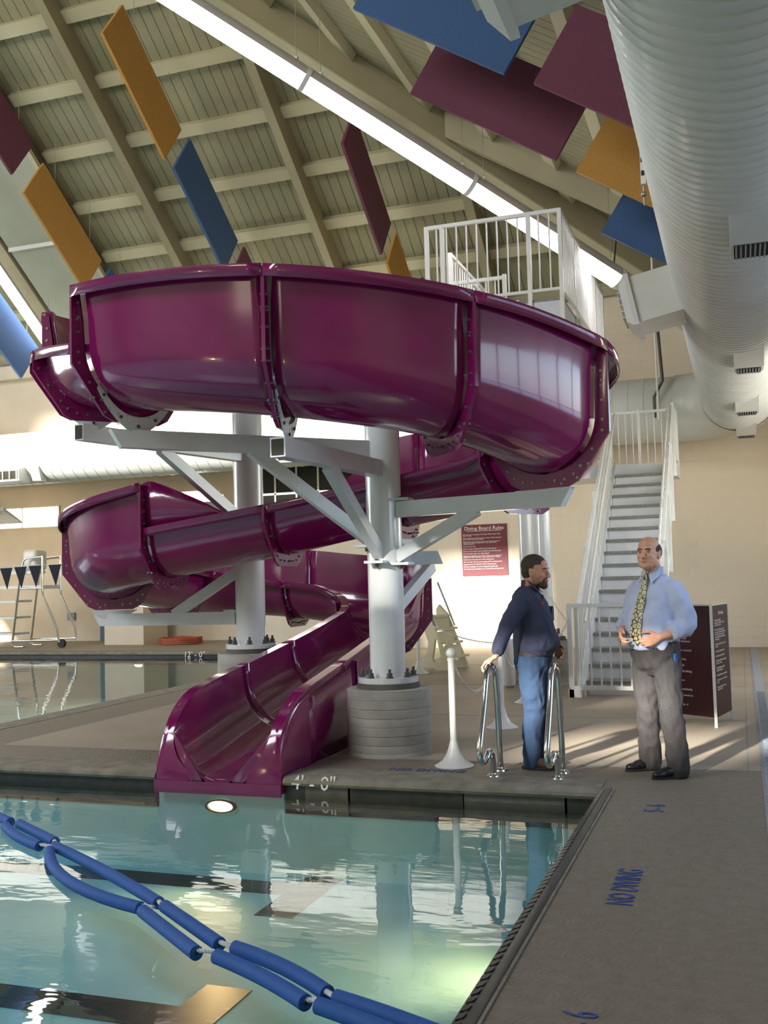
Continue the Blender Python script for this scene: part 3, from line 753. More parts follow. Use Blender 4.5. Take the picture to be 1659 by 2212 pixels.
def sect(s, hl, hr, lip=True):
    p, hh = P(s); n = V((-sin(hh), cos(hh), 0)); b = V((0, 0, Z(s))) + p
    L_ = side_profile(hl); R_ = side_profile(hr)
    out = [b+n*u+V((0,0,z)) for u, z in L_[::-1]] + [b-n*u+V((0,0,z)) for u, z in R_[1:]]
    if lip:
        ul, zl = L_[-1]; ur, zr = R_[-1]
        out = [b+n*(ul+LIP)+V((0,0,zl-.085)), b+n*(ul+LIP)+V((0,0,zl))] + out + [b-n*(ur+LIP)+V((0,0,zr)), b-n*(ur+LIP)+V((0,0,zr-.085))]
    return out
slide = thing('water_slide', 'glossy purple open water slide winding down from the white platform to the near pool', 'water slide', (-4.19, 7.9, 0))
fl_s = sorted([marks['start']+.3, marks['bend']-.8, ring_s(200), ring_s(208), ring_s(216), ring_s(226)] + [sF[k] for k in ('F1','F2','F3','F4','F5','F6','F7','L0','L1')] + [marks['lside']-.1, marks['backrun']-.5, marks['backrun']+.75, marks['hair']-.35, s_ex(10.2), s_ex(9.1)])
cuts = [0]+fl_s+[STOT]
for a, b in zip(cuts, cuts[1:]):
    nn = max(3, int((b-a)/.09)); rows = []
    for i in range(nn+1):
        s = a+.004+(b-a-.008)*i/nn
        rows.append(sect(s, interp(HL, s), interp(HR, s)))
    o = part(MB().grid(rows), 'flume_section', 'purple', slide, True)
    so_ = o.modifiers.new('thickness', 'SOLIDIFY'); so_.thickness = .018; so_.offset = 0
# bolted joint flanges: polygonal plates around the outside of the trough
def flange(s, hl, hr, big=False, bolts=True, w_=.10):
    p, hh = P(s); n = V((-sin(hh), cos(hh), 0)); t = V((cos(hh), sin(hh), 0)); b = p+V((0,0,Z(s)))
    def outline(h_):
        pr = side_profile(h_)[:-0 or None]; top = pr[-1]
        inn = [(u+.012, z-.004) for u, z in pr]; inn[0] = (0, -.01)
        ot = []
        zb = -.125; xb = .27
        for (u, z) in inn:
            # ray from (0,.46) outward to polygon: bottom, diagonal, vertical
            U = WH+w_+(.03 if h_ > .7 else 0)
            zc = .30
            # candidate polygons edges
            dx, dz_ = u, z-WH
            best = 1e9
            if dz_ < 0: best = min(best, (zb-WH)/dz_)
            if dx > 1e-6: best = min(best, U/dx)
            # diagonal from (xb,zb) to (U,zc)
            ex, ez = U-xb, zc-zb; nx, nz = ez, -ex; den = dx*nx+dz_*nz
            if den > 1e-9: best = min(best, ((xb-0)*nx+(zb-WH)*nz)/den)
            if z > WH-.02: ot.append((U, z-.0)); 
            else: ot.append((dx*best, WH+dz_*best))
        inn[-1] = (inn[-1][0], top[1]-.012); ot[-1] = (min(WH+LIP+.045, ot[-1][0]), top[1]-.012)
        return inn, ot
    mb = MB(); bp = []
    for sg, h_ in ((1, hl), (-1, hr)):
        inn, ot = outline(h_)
        for dt in (-.014, .014):
            mb.grid([[b+n*(u*sg)+V((0,0,z))+t*dt for u, z in inn], [b+n*(u*sg)+V((0,0,z))+t*dt for u, z in ot]])
        mb.grid([[b+n*(u*sg)+V((0,0,z))-t*.014 for u, z in ot], [b+n*(u*sg)+V((0,0,z))+t*.014 for u, z in ot]])
        # bolts
        acc = 0; last = None
        for (i0, o0_) in zip(inn, ot):
            m_ = ((i0[0]*.45+o0_[0]*.55), (i0[1]*.45+o0_[1]*.55))
            if last is None or hypot(m_[0]-last[0], m_[1]-last[1]) > .085:
                bp.append((m_[0]*sg, m_[1])); last = m_
        zz = WH+.1
        while zz < h_-.12: bp.append(((WH+.075)*sg, zz)); zz += .12
        if h_ > .7:
            for u, z in ((.16, -.095), (.3, -.055), (.4, .05)): bp.append((u*sg, z))
    f = part(mb, 'joint_flange', 'purple', slide, False, merge=True)
    if bolts:
        bm_ = MB()
        for u, z in bp:
            c = b+n*u+V((0,0,z))
            for dt in (-1, 1):
                bm_.tube([c+t*.014*dt, c+t*.02*dt, c+t*.0205*dt, c+t*.032*dt], [.013, .013, .008, .008], 6)
        part(bm_, 'bolts', 'bolt', f, kind='stuff')
for s in fl_s[1:]:
    if s > s_ex(10.4): continue
    flange(s, max(interp(HL, s-.01), interp(HL, s+.01)), max(interp(HR, s-.01), interp(HR, s+.01)))
# tapered wall extension on the near wall of the middle run
def ext(s0, s1, h0, h1, side):
    rows = []; n_ = 14
    for i in range(n_+1):
        s = s0+(s1-s0)*i/n_; f = i/n_; ff = f if f < .75 else min(1, .75+(f-.75)*1.4)
        hb = interp(HL, s0); ht = hb+(h1-hb)*min(1, (f*1.12))**.9
        if f > .86: ht = hb+(h1-hb)
        p, hh = P(s); n = V((-sin(hh), cos(hh), 0)); b = p+V((0,0,Z(s)))
        rows.append([b+n*(WH+.0)+V((0,0,hb-.04)), b+n*(WH+.02)+V((0,0,(hb+ht)/2)), b+n*(WH+.05)+V((0,0,max(ht, hb+.01)))])
    o = part(MB().grid(rows), 'wall_extension', 'purple', slide, True); m_ = o.modifiers.new('thickness', 'SOLIDIFY'); m_.thickness = .016
    part(MB().tube([r_[-1] for r_ in rows], .010, 6), 'trim_edge', 'purple', slide, True)
ext(sF['L0']-.92, sF['L0']-.01, .5, .97, 1)
# end posts where high walls start
for s, sg in ((ring_s(200)-.06, -1),):
    p, hh = P(s); n = V((-sin(hh), cos(hh), 0)); b = p+V((0,0,Z(s)))
    part(MB().beam(b-n*(WH+.06)+V((0,0,.45)), b-n*(WH+.09)+V((0,0,.97)), .09, .11), 'end_post', 'purple', slide)
# flat front collar and side skirts of the exit
Yf = 7.62; bc = V((-4.19, 0, 0)); mb = MB()
def exit_profile():
    return [(.30, .62), (.40, .60), (.47, .53), (.53, .38), (.57, .18), (.585, -.0), (.595, -.13)]
zf = Z(STOT-.02)
N = 20; rows = [[], [], []]
for sg in (-1, 1):
    # mouth lip: the trough opens towards the water, rim curving down from .62 to the floor
    rows = []; 
    for i in range(17):
        f = i/16; a = f*pi/2
        y = 8.25-.62*sin(a); ztop = .60*cos(a)**.75 if f < 1 else -.0
        ztop = max(ztop, -.0)-.0
        s = s_ex(y); zb = Z(s)
        # inner point: on the trough at this height, outer: skirt
        zr = max(zb+.0, zb+.62*cos(a)**.7 if f < 1 else zb)
        hh_ = max(.0, zr-zb); ang = math.acos(max(-1, min(1, 1-min(hh_, WH)/WH))); ui = WH*sin(ang) if hh_ < WH else WH+.03
        rows.append([V((-4.19+sg*ui, y, zr)), V((-4.19+sg*(ui*.5+.57*.5), y-.005, zr+.004)), V((-4.19+sg*.555, y, zr-.01)), V((-4.19+sg*.575, y, zr-.06)), V((-4.19+sg*.582, y, min(zr-.07, .0) if zr < .1 else zr*.5)), V((-4.19+sg*.585, y, -.14))])
    part(MB().grid(rows), 'mouth_collar', 'purple', slide, True)
    sk = []
    for i in range(9):
        y = 8.25+(9.42-8.25)*i/8; zt = Z(s_ex(y))+.56
        sk.append([V((-4.19+sg*.565, y, zt)), V((-4.19+sg*.58, y, zt*.5)), V((-4.19+sg*.585, y, .0))])
    o = part(MB().grid(sk), 'side_skirt', 'purple', slide, True); m_ = o.modifiers.new('thickness', 'SOLIDIFY'); m_.thickness = .012
    part(MB().beam((-4.19+sg*.585, 9.42, 0), (-4.19+sg*.575, 9.42, Z(s_ex(9.42))+.56), .03, .03, upv=(0,1,0)), 'skirt_edge', 'purple', slide)
fr = []
for i in range(25):
    a = -pi/2+pi*i/24; u = WH*sin(a); z = zf+WH*(1-cos(a))
    zz = min(z, zf+.001) if abs(u) < .02 else z
    fr.append((u, max(-.14, min(zf+.03, zf+.0))))
part(MB().box((-4.19-.59, Yf-.012, -.16), (-4.19+.59, Yf+.004, zf+.012)), 'front_sill', 'purple', slide)
# oval sticker on the collar
em = MB(); c = V((-4.19-.50, 7.715, .17)); ax_ = V((1,-.12,0)).normalized(); ay_ = V((0,.45,.9)).normalized(); nn_ = ax_.cross(ay_)
em.add([c+nn_*.004]+[c+nn_*.004+ax_*.068*cos(2*pi*k/24)+ay_*.052*sin(2*pi*k/24) for k in range(24)], [(0, 1+k, 1+(k+1) % 24) for k in range(24)])
st = part(em, 'oval_sticker', 'emblem', slide, label='silver oval maker sticker')
em = MB(); c2 = c+nn_*.007
for (r0, r1, a0, a1, oz) in ((.040, .046, 20, 160, .0), (.018, .026, 20, 160, -.012), (.030, .036, 200, 340, .012)):
    em.grid([[c2+ax_*(r_*cos(radians(a0+(a1-a0)*k/12)))+ay_*(r_*.75*sin(radians(a0+(a1-a0)*k/12))+oz) for k in range(13)] for r_ in (r0, r1)])
part(em, 'printed_waves', 'sign_dark', st)

# ---------------------------------------------------------------- slide supports
def anchor_bolts(t, c, z, r, n, mname='dark_steel'):
    for k in range(n):
        a = 2*pi*(k+.5)/n; x, y = c[0]+r*cos(a), c[1]+r*sin(a)
        part(MB().tube([(x,y,z),(x,y,z+.012),(x,y,z+.013),(x,y,z+.045),(x,y,z+.046),(x,y,z+.08)], [.034,.034,.026,.026,.013,.013], 6), 'anchor_bolt', mname, t)
def column(c, zb, zt, r, label, pr=.39, grp='white steel slide columns'):
    t = thing('support_column', label, 'column', (c[0], c[1], zb), grp)
    part(MB().lathe([(r, zb+.05), (r, zt)], 32, (c[0], c[1], 0)), 'pole', 'column', t, True)
    part(MB().lathe([(r+.115, zb+.0), (r+.115, zb+.05), (r, zb+.052)], 32, (c[0], c[1], 0)), 'base_plate', 'column', t, True)
    anchor_bolts(t, c, zb+.05, r+.07, 8)
    return t
def pedestal(c, zt, r, label, ledge=True):
    t = thing('concrete_pedestal', label, 'pedestal', (c[0], c[1], 0), 'concrete column pedestals')
    prof = [(r+.012, .0), (r+.004, .03)]
    k = 7
    for i in range(k): 
        z = .03+(zt-.06-.03)*i/k; z1 = .03+(zt-.09)*(i+1)/k
        prof += [(r+.002*((i*7) % 3), z+.004), (r+.002*((i*5) % 3), z1-.006), (r-.004, z1)]
    prof += [(r, zt-.06), (r-.01, zt-.05)]
    part(MB().lathe(prof, 48, (c[0], c[1], 0)), 'drum', 'concrete', t, True)
    part(MB().lathe([(r-.09, zt-.052), (r-.10, zt-.0)], 40, (c[0], c[1], 0)), 'grout_bed', 'concrete_dark', t, True)
CA, CB = (-3.12, 8.95), (-5.17, 10.24)
pedestal(CA, .64, .385, 'round grey concrete drum beside the slide mouth')
pedestal(CB, .86, .37, 'dark concrete drum behind the slide by the deep pool')
ca = column(CA, .64, 2.62+.9, .165, 'white round steel column standing on the near concrete drum')
cb = column(CB, .86, 3.8, .165, 'white round steel column rising behind the middle run of the slide')
def arm(t, a, b, w_=.10, h_=.16, cut=.06, nm='support_arm'):
    part(MB().beam(a, b, w_, h_, cut2=cut), nm, 'white_steel', t)
def bolt_plate(t, c, d):
    c = V(c); part(MB().box(c-V((.09,.09,.012)), c+V((.09,.09,.012))), 'bolt_plate', 'white_steel', t)
    part(MB().tube([c+V((0,0,-.05)), c+V((0,0,.03))], .018, 6), 'plate_bolt', 'dark_steel', t)
def saddle_plate(t, s, ztop_off=-.13, zbase=None, w_=.30, hgt=.22):
    """curved white bracket cupping the bottom of the joint flange"""
    p, hh = P(s); n = V((-sin(hh), cos(hh), 0)); tt_ = V((cos(hh), sin(hh), 0)); b = p+V((0,0,Z(s)))
    mb = MB(); top = []; bot = []
    for i in range(15):
        a = radians(-62+124*i/14); top.append((WH*.86*sin(a), WH-WH*1.06*cos(a)-.045+.0)); 
        bw_ = max(.0, 1-abs(i-7)/7); bot.append((WH*.92*sin(a)*(1-.35*bw_), WH-WH*1.06*cos(a)-.10-.10*bw_**.6))
    for dt in (.032, .02): mb.grid([[b+n*u+V((0,0,z))+tt_*dt for u, z in top], [b+n*u+V((0,0,z))+tt_*dt for u, z in bot]])
    mb.grid([[b+n*u+V((0,0,z))+tt_*.032 for u, z in bot], [b+n*u+V((0,0,z))+tt_*.02 for u, z in bot]])
    mb.grid([[b+n*u+V((0,0,z))+tt_*.032 for u, z in top], [b+n*u+V((0,0,z))+tt_*.02 for u, z in top]])
    f = part(mb, 'saddle_bracket', 'white_steel', t, True, merge=True)
    for i in range(1, 14, 3):
        u, z = top[i]; u2, z2 = bot[i]; c = b+n*((u+u2)/2)+V((0,0,(z+z2)/2))+tt_*.032
        part(MB().tube([c, c+tt_*.012], .014, 6), 'bracket_bolt', 'dark_steel', f)
    return b+V((0,0,-.20))
def lower(s, z): p, hh = P(s); return V((p.x, p.y, z))
# arms of the near column
e1 = lower(sF['F2'], 2.60); c_ = V((CA[0], CA[1], 2.60)); d_ = (e1-c_).normalized()
arm(ca, c_+d_*.15, e1+d_*.12, .13, .15, 0)
# open tube end
q = e1+d_*.125; sd2 = d_.cross(V((0,0,1))); part(MB().add([q+sd2*.052+V((0,0,.062)), q-sd2*.052+V((0,0,.062)), q-sd2*.052-V((0,0,.062)), q+sd2*.052-V((0,0,.062))], [(0,1,2,3)]), 'tube_opening', 'gap', ca)
arm(ca, c_+d_*.14+V((0,0,-.78)), c_+d_*1.15+V((0,0,-.06)), .09, .11, 0, 'diagonal_brace'); bolt_plate(ca, c_+d_*.2+V((0,0,-.86)), d_)
e2 = lower(sF['F1'], 2.79); c_ = V((CA[0], CA[1], 2.79)); d_ = (e2-c_).normalized()
arm(ca, c_+d_*.15, e2+d_*.22, .10, .15, .09)
arm(ca, c_+d_*.14+V((0,0,-.86)), c_+d_*1.30+V((0,0,-.05)), .08, .11, 0, 'diagonal_brace'); bolt_plate(ca, c_+d_*.19+V((0,0,-.9)), d_)
e3 = lower(sF['F4'], 2.22); c_ = V((CA[0], CA[1], 2.22)); d_ = (e3-c_).normalized()
arm(ca, c_+d_*.17, e3+d_*.25, .10, .145, .09); bolt_plate(ca, c_+d_*.2+V((0,0,.09)), d_)
arm(ca, c_+d_*.15+V((0,0,-.44)), c_+d_*1.0+V((0,0,-.05)), .08, .11, 0, 'diagonal_brace'); bolt_plate(ca, c_+d_*.19+V((0,0,-.50)), d_)
# short arm under the middle run
e4 = lower(sF['F6'], 1.78); c_ = V((CA[0], CA[1], 1.78)); d_ = (e4-c_).normalized()
arm(ca, c_+d_*.15, e4+d_*.08, .10, .14, .04)
part(MB().beam(e4+V((.28,.1,0)), e4+V((-.1,0,0)), .12, .13, cut=-.05), 'cross_arm', 'white_steel', ca)
arm(ca, c_+V((.02,.15,-.5)), e4+V((.15,.3,-.08)), .08, .11, 0, 'diagonal_brace')
# arms of the far column
e0 = lower(sF['F0'], 3.0); c_ = V((CB[0], CB[1], 3.0)); d_ = (e0-c_).normalized()
arm(cb, c_+d_*.15, e0+d_*.18, .11, .15, 0)
q = e0+d_*.185; sd2 = d_.cross(V((0,0,1))); part(MB().add([q+sd2*.045+V((0,0,.062)), q-sd2*.045+V((0,0,.062)), q-sd2*.045-V((0,0,.062)), q+sd2*.045-V((0,0,.062))], [(0,1,2,3)]), 'tube_opening', 'gap', cb)
arm(cb, c_+d_*.15+V((0,0,-.72)), c_+d_*1.4+V((0,0,-.05)), .08, .11, 0, 'diagonal_brace')
eL = lower(sF['L1'], 1.19); c_ = V((CB[0], CB[1], 1.19)); d_ = (eL-c_).normalized()
arm(cb, c_+d_*.17, eL+d_*.25, .10, .14, .08); bolt_plate(cb, c_+d_*.2+V((0,0,.08)), d_)
arm(cb, c_+d_*.15+V((0,0,.52)), c_+d_*.95+V((0,0,.05)), .08, .11, 0, 'diagonal_brace')
for t_, k in ((ca, 'F1'), (ca, 'F2'), (cb, 'F0')): saddle_plate(t_, sF[k])
for t_, k in ((ca, 'F4'), (cb, 'L1'), (ca, 'F6')):
    p, hh = P(sF[k]); b = p+V((0,0,Z(sF[k])-.13)); n = V((-sin(hh), cos(hh), 0)); tt_ = V((cos(hh), sin(hh), 0))
    part(MB().prism([b+n*.27-tt_*.02, b-n*.27-tt_*.02, b-n*.1-tt_*.02+V((0,0,-.1)), b+n*.1-tt_*.02+V((0,0,-.1))], tt_*.02), 'gusset_plate', 'white_steel', t_)

# ================================================================ STAIR TOWER
ZP, ZL = 4.88, 3.42
SX0, SX1, SY0, SY1 = -1.98, -1.04, 13.45, 17.9
tower = thing('stair_tower', 'white steel stair tower with railed platform at the top of the slide', 'stairs', (-1.5, 13.4, 0))
nr = 18; rise = ZL/nr; run = (SY1-SY0)/(nr-1)
for i in range(nr-1):
    z = rise*(i+1); y = SY0+run*i
    part(MB().box((SX0+.03, y-.02, z-.045), (SX1-.03, y+run+.02, z)), 'tread', 'tread', tower)
for i in range(nr):
    z = rise*i; y = SY0+run*i
    part(MB().box((SX0+.03, y+.012, z), (SX1-.03, y+.02, z+rise-.045)), 'riser', 'riser', tower)
for x in (SX0, SX1):
    part(MB().prism([(x-.02, SY0-.15, .0), (x-.02, SY0+.12, .0), (x-.02, SY1+.05, ZL-.28), (x-.02, SY1+.05, ZL+.06), (x-.02, SY0-.15, .16)], (.04, 0, 0)), 'stringer', 'white_steel', tower)
def rail_panel(a, b, zf0, zf1, H=1.07, pitch=.125, skip=0, bot=.10, pr=.022, name='railing'):
    """guard panel between posts; top and bottom rail follow the floor heights"""
    a, b = V(a), V(b); n = max(2, round((b-a).length/pitch)); Lh = (b-a).length
    A, B = a+V((0,0,zf0)), b+V((0,0,zf1))
    g = thing_part = part(MB().beam(A+V((0,0,H)), B+V((0,0,H)), .045, .045), 'top_rail', 'rail_white', tower)
    part(MB().beam(A+V((0,0,bot)), B+V((0,0,bot)), .035, .035), 'bottom_rail', 'rail_white', tower)
    for i in range(1, n):
        p = A.lerp(B, i/n); part(MB().box(p+V((-.0085,-.0085,bot)), p+V((.0085,.0085,H))), 'baluster', 'rail_white', tower)
def post(p, z0, z1, w_=.05):
    part(MB().box((p[0]-w_/2, p[1]-w_/2, z0), (p[0]+w_/2, p[1]+w_/2, z1)), 'railing_post', 'rail_white', tower)
# sloped guards
for x in (SX0-.04, SX1+.04):
    rail_panel((x, SY0-.1, 0), (x, SY1, 0), .08, ZL, pitch=.16)
    for f in (0, .24, .48, .72, .96): post((x+(-.03 if x < -1.5 else .03), SY0-.1+f*(SY1-SY0+.1)), .08+f*(ZL-.08)-.12, .08+f*(ZL-.08)+1.12)
    part(MB().tube([(x+(.07 if x < -1.5 else -.07), SY0-.05, .95), (x+(.07 if x < -1.5 else -.07), SY1, ZL+.9)], .02, 8), 'handrail', 'rail_white', tower, True)
# gate in front of the stairs
Yg = SY0-.22
for z in (.12, 1.17): part(MB().box((-2.1, Yg-.02, z-.025), (-.98, Yg+.02, z+.025)), 'gate_rail', 'rail_white', tower)
for k in range(9): part(MB().box((-2.0+k*.125, Yg-.01, .1), (-1.98+k*.125, Yg+.01, 1.17)), 'gate_bar', 'rail_white', tower)
for x in (-2.12, -.97): post((x, Yg), 0, 1.2, .06)
part(MB().box((-2.16, SY0-.25, 0), (-2.0, SY0+.1, .10)), 'foot_plate', 'rail_white', tower)
# landing and upper flight
part(MB().box((-3.3, SY1, ZL-.2), (SX1+.08, SY1+1.15, ZL)), 'landing', 'white_steel', tower)
rail_panel((-3.3, SY1+1.12, 0), (SX1+.05, SY1+1.12, 0), ZL, ZL, pitch=.125); 
rail_panel((SX1+.05, SY1, 0), (SX1+.05, SY1+1.12, 0), ZL, ZL)
for x in (-3.28, -2.3, -1.65, SX1+.05): post((x, SY1+1.12), ZL-.2, ZL+1.12)
nu = 8; 
for i in range(nu-1):
    z = ZL+(ZP-ZL)*(i+1)/nu; y = SY1-.27*(i+.5)
    part(MB().box((-3.1, y-.15, z-.05), (-2.2, y+.15, z)), 'tread', 'tread', tower)
for x in (-3.14, -2.16):
    part(MB().prism([(x-.02, SY1, ZL-.1), (x-.02, SY1, ZL+.15), (x-.02, SY1-2.05, ZP+.05), (x-.02, SY1-2.05, ZP-.3)], (.04, 0, 0)), 'stringer', 'white_steel', tower)
rail_panel((-2.12, SY1, 0), (-2.12, SY1-2.0, 0), ZL, ZP, pitch=.14)
rail_panel((-3.18, SY1, 0), (-3.18, SY1-2.0, 0), ZL, ZP, pitch=.14)
PX0, PX1, PY0, PY1 = -3.52, -1.86, 12.0, 15.9
part(MB().box((PX0, PY0, ZP-.24), (PX1, PY1, ZP-.04)), 'platform_frame', 'white_steel', tower)
part(MB().box((PX0, PY0, ZP-.04), (PX1, PY1, ZP)), 'platform_deck', 'tread', tower)
rail_panel((PX0, PY0, 0), (PX1, PY0, 0), ZP, ZP, 1.05)
rail_panel((PX1, PY0, 0), (PX1, PY1, 0), ZP, ZP, 1.05)
rail_panel((PX0, 13.1, 0), (PX0, PY1, 0), ZP, ZP, 1.05)
for p_ in ((PX0, PY0), (PX0+.2, PY0), (PX1-.38, PY0), (PX1, PY0), (PX1, 13.0), (PX1, 14.0), (PX1, 15.0), (PX1, PY1), (PX0, 13.1), (PX0, 14.5), (PX0, PY1)): post(p_, ZP-.3, ZP+1.07)
# inner loading rails at the slide entrance
for y in (12.0+.06, 13.02):
    rail_panel((PX0, y, 0), (PX0+.75, y, 0), ZP, ZP, .62, .12) if y > 12.5 else None
post((PX0+.75, 13.02), ZP, ZP+.66); 
part(MB().tube([(PX0+.45, 12.98, ZP+.42), (PX0+.45, 12.5, ZP+.42)], .02, 8), 'grab_bar', 'rail_white', tower, True)
# tower columns
for i, (c_, zb, lb) in enumerate([((-3.08, 15.36), .6, 'slim white tower column left of the pair behind the bearded man'), ((-2.72, 14.92), .67, 'white tower column directly behind the head of the bearded man')]):
    t = thing('tower_column', lb, 'column', (c_[0], c_[1], zb))
    part(MB().lathe([(.10, zb+.04), (.10, ZP-.24)], 24, (c_[0], c_[1], 0)), 'pole', 'column', t, True)
    part(MB().box((c_[0]-.19, c_[1]-.19, zb), (c_[0]+.19, c_[1]+.19, zb+.035)), 'base_plate', 'white_steel', t)
    for q_ in ((-.14,-.14),(.14,-.14),(.14,.14),(-.14,.14)): part(MB().tube([(c_[0]+q_[0], c_[1]+q_[1], zb+.03), (c_[0]+q_[0], c_[1]+q_[1], zb+.11)], .022, 6), 'anchor_bolt', 'dark_steel', t)
pedestal((-2.72, 14.92), .67, .36, 'grey concrete drum beside the stair gate')
pedestal((-3.2, 15.5), .6, .28, 'concrete drum hidden behind the bearded man')
t = thing('tower_column', 'thin square white tower post between the two round ones', 'column', (-2.95, 15.4, 0)); part(MB().box((-3.0, 15.55, 0), (-2.86, 15.69, ZP-.24)), 'post', 'column', t)
t = thing('bollard', 'stubby white bollard behind the bearded man', 'bollard', (-3.17, 14.3, 0)); part(MB().lathe([(.05,0),(.085,.03),(.09,.08),(.09,.6),(.08,.66),(.05,.68)], 20, (-3.17,14.3,0)), 'body', 'plastic_white', t, True)
# ================================================================ PEOPLE
def ring_tube(mb, rings, n=24, pw=2.0):
    """rings: (centre, axis a, axis b) -> capped loft"""
    base = len(mb.v)
    for c, a, b in rings:
        for k in range(n):
            q = 2*pi*k/n; x, y = cos(q), sin(q)
            x = math.copysign(abs(x)**(2/pw), x); y = math.copysign(abs(y)**(2/pw), y)
            mb.v.append(tuple(V(c)+V(a)*x+V(b)*y))
    N = len(rings)
    for i in range(N-1):
        for k in range(n):
            mb.f.append((base+i*n+k, base+i*n+(k+1) % n, base+(i+1)*n+(k+1) % n, base+(i+1)*n+k))
    mb.f.append(tuple(base+k for k in range(n))[::-1]); mb.f.append(tuple(base+(N-1)*n+k for k in range(n)))
    return mb
def limb(mb, pts, rs, n=14, sub=4):
    """smooth tapered limb through pts (Catmull-Rom) with radii"""
    pts = [V(p) for p in pts]; P_ = []; R_ = []
    for i in range(len(pts)-1):
        p0, p1, p2, p3 = pts[max(i-1, 0)], pts[i], pts[i+1], pts[min(i+2, len(pts)-1)]
        for k in range(sub):
            t = k/sub
            P_.append(.5*((2*p1)+(p2-p0)*t+(2*p0-5*p1+4*p2-p3)*t*t+(3*p1-p0-3*p2+p3)*t**3)); R_.append(rs[i]+(rs[i+1]-rs[i])*(t*t*(3-2*t)))
    P_.append(pts[-1]); R_.append(rs[-1])
    mb.tube(P_, R_, n); mb.sphere(P_[0], R_[0]*.98, n, 6); mb.sphere(P_[-1], R_[-1]*.98, n, 6); return mb
def fuse(mb, name, m, voxel, smooth=6, parent=None, wr=None, xf=None, mats=None, shrinkz=None, label=None):
    me = mb.mesh('tmp', m); o = bpy.data.objects.new('tmp', me); COL.objects.link(o)
    r = o.modifiers.new('r', 'REMESH'); r.mode = 'VOXEL'; r.voxel_size = voxel
    s = o.modifiers.new('s', 'SMOOTH'); s.factor = .5; s.iterations = smooth
    bpy.context.view_layer.update()
    out = bpy.data.meshes.new_from_object(o.evaluated_get(bpy.context.evaluated_depsgraph_get()))
    bpy.data.objects.remove(o); out.name = name
    if wr:
        ns = [v.normal.copy() for v in out.vertices]
        for v, n_ in zip(out.vertices, ns): v.co += n_*wr(v.co)
    if shrinkz: 
        for v in out.vertices: v.co = shrinkz(v.co)
    if xf: 
        for v in out.vertices: v.co = xf @ v.co
    out.materials.clear(); out.materials.append(M[m])
    for p in out.polygons: p.use_smooth = True
    return obj(name, out, parent, label=label)
def hand(mb, wrist, d, nrm, side, curl=.6, sc=1.0, spread=.3, thumb=.6):
    """palm + four fingers + thumb. d: wrist->knuckles, nrm: direction the palm faces, side: towards the thumb"""
    wrist, d, nrm, side = V(wrist), V(d).normalized(), V(nrm).normalized(), V(side).normalized()
    side = (side-side.dot(d)*d).normalized(); nrm = d.cross(side) if d.cross(side).dot(nrm) > 0 else -d.cross(side)
    s = sc
    ring_tube(mb, [(wrist-d*.02*s, side*.028*s, nrm*.021*s), (wrist+d*.01*s, side*.029*s, nrm*.019*s), (wrist+d*.04*s, side*.038*s, nrm*.017*s), (wrist+d*.075*s, side*.042*s, nrm*.016*s), (wrist+d*.095*s, side*.040*s, nrm*.013*s)], 18, 2.4)
    lens = ((.040, .024, .019), (.045, .028, .021), (.042, .026, .020), (.033, .020, .017))
    for i, L3 in enumerate(lens):
        off = (.030-.020*i)*s; p = wrist+d*(.088-abs(i-1)*.004)*s+side*off; a = radians(18)+curl*.35
        dirb = (d+side*(off*spread*5)).normalized(); pts = [p-dirb*.02*s, p]; ang = curl*.45
        for L_ in L3:
            v = dirb*cos(ang)+nrm*sin(ang); p = p+v*L_*s; pts.append(p); ang += curl*.85
        r0 = (.0095, .0098, .0092, .0080)[i]*s
        mb.tube(pts, [r0*1.05, r0, r0*.95, r0*.9, r0*.75], 10); mb.sphere(pts[-1], r0*.76, 8, 5)
    p = wrist+d*.02*s+side*.026*s+nrm*.004*s; v1 = (d*.65+side*.75+nrm*.25*thumb).normalized(); v2 = (d*.9+side*.25+nrm*.5*thumb).normalized(); v3 = (d*.95+side*.0+nrm*.7*thumb).normalized()
    q = [p-v1*.01, p+v1*.04*s, p+v1*.04*s+v2*.034*s, p+v1*.04*s+v2*.034*s+v3*.026*s]
    mb.tube(q, [.015*s, .0125*s, .0112*s, .009*s], 10); mb.sphere(q[-1], .009*s, 8, 5)
    return mb
def head_parts(mb, beardy=False, full=1.0):
    e = lambda c, r, n=20, m=12: mb.sphere(c, 1, n, m, r)
    e((0, -.014, .036), (.077, .098, .087)); e((0, .004, .0), (.073, .083, .085))
    e((0, .022, -.045), (.060*full, .066, .066)); e((0, .040, -.080), (.045*full, .044, .036)); e((0, .062, -.096), (.026, .024, .021))
    e((.045*full, .0, -.065), (.020, .040, .034)); e((-.045*full, .0, -.065), (.020, .040, .034))
    e((0, .070, .030), (.052, .020, .012)); e((0, .062, .058), (.052, .024, .034))
    for s in (-1, 1):
        e((s*.034, .060, -.026), (.024, .024, .022)); e((s*.078, -.006, -.008), (.008, .019, .031)); e((s*.083, -.010, .010), (.008, .016, .015)); e((s*.079, -.002, -.030), (.008, .010, .012))
        e((s*.012, .100, -.034), (.009, .011, .008))
    mb.tube([(0, .080, .020), (0, .093, .004), (0, .104, -.014), (0, .108, -.030)], [.008, .0095, .011, .0125], 12); mb.sphere((0, .109, -.031), .0125, 12, 7)
    e((0, .083, -.056), (.021, .012, .0055)); e((0, .081, -.067), (.019, .012, .0065))
    return mb
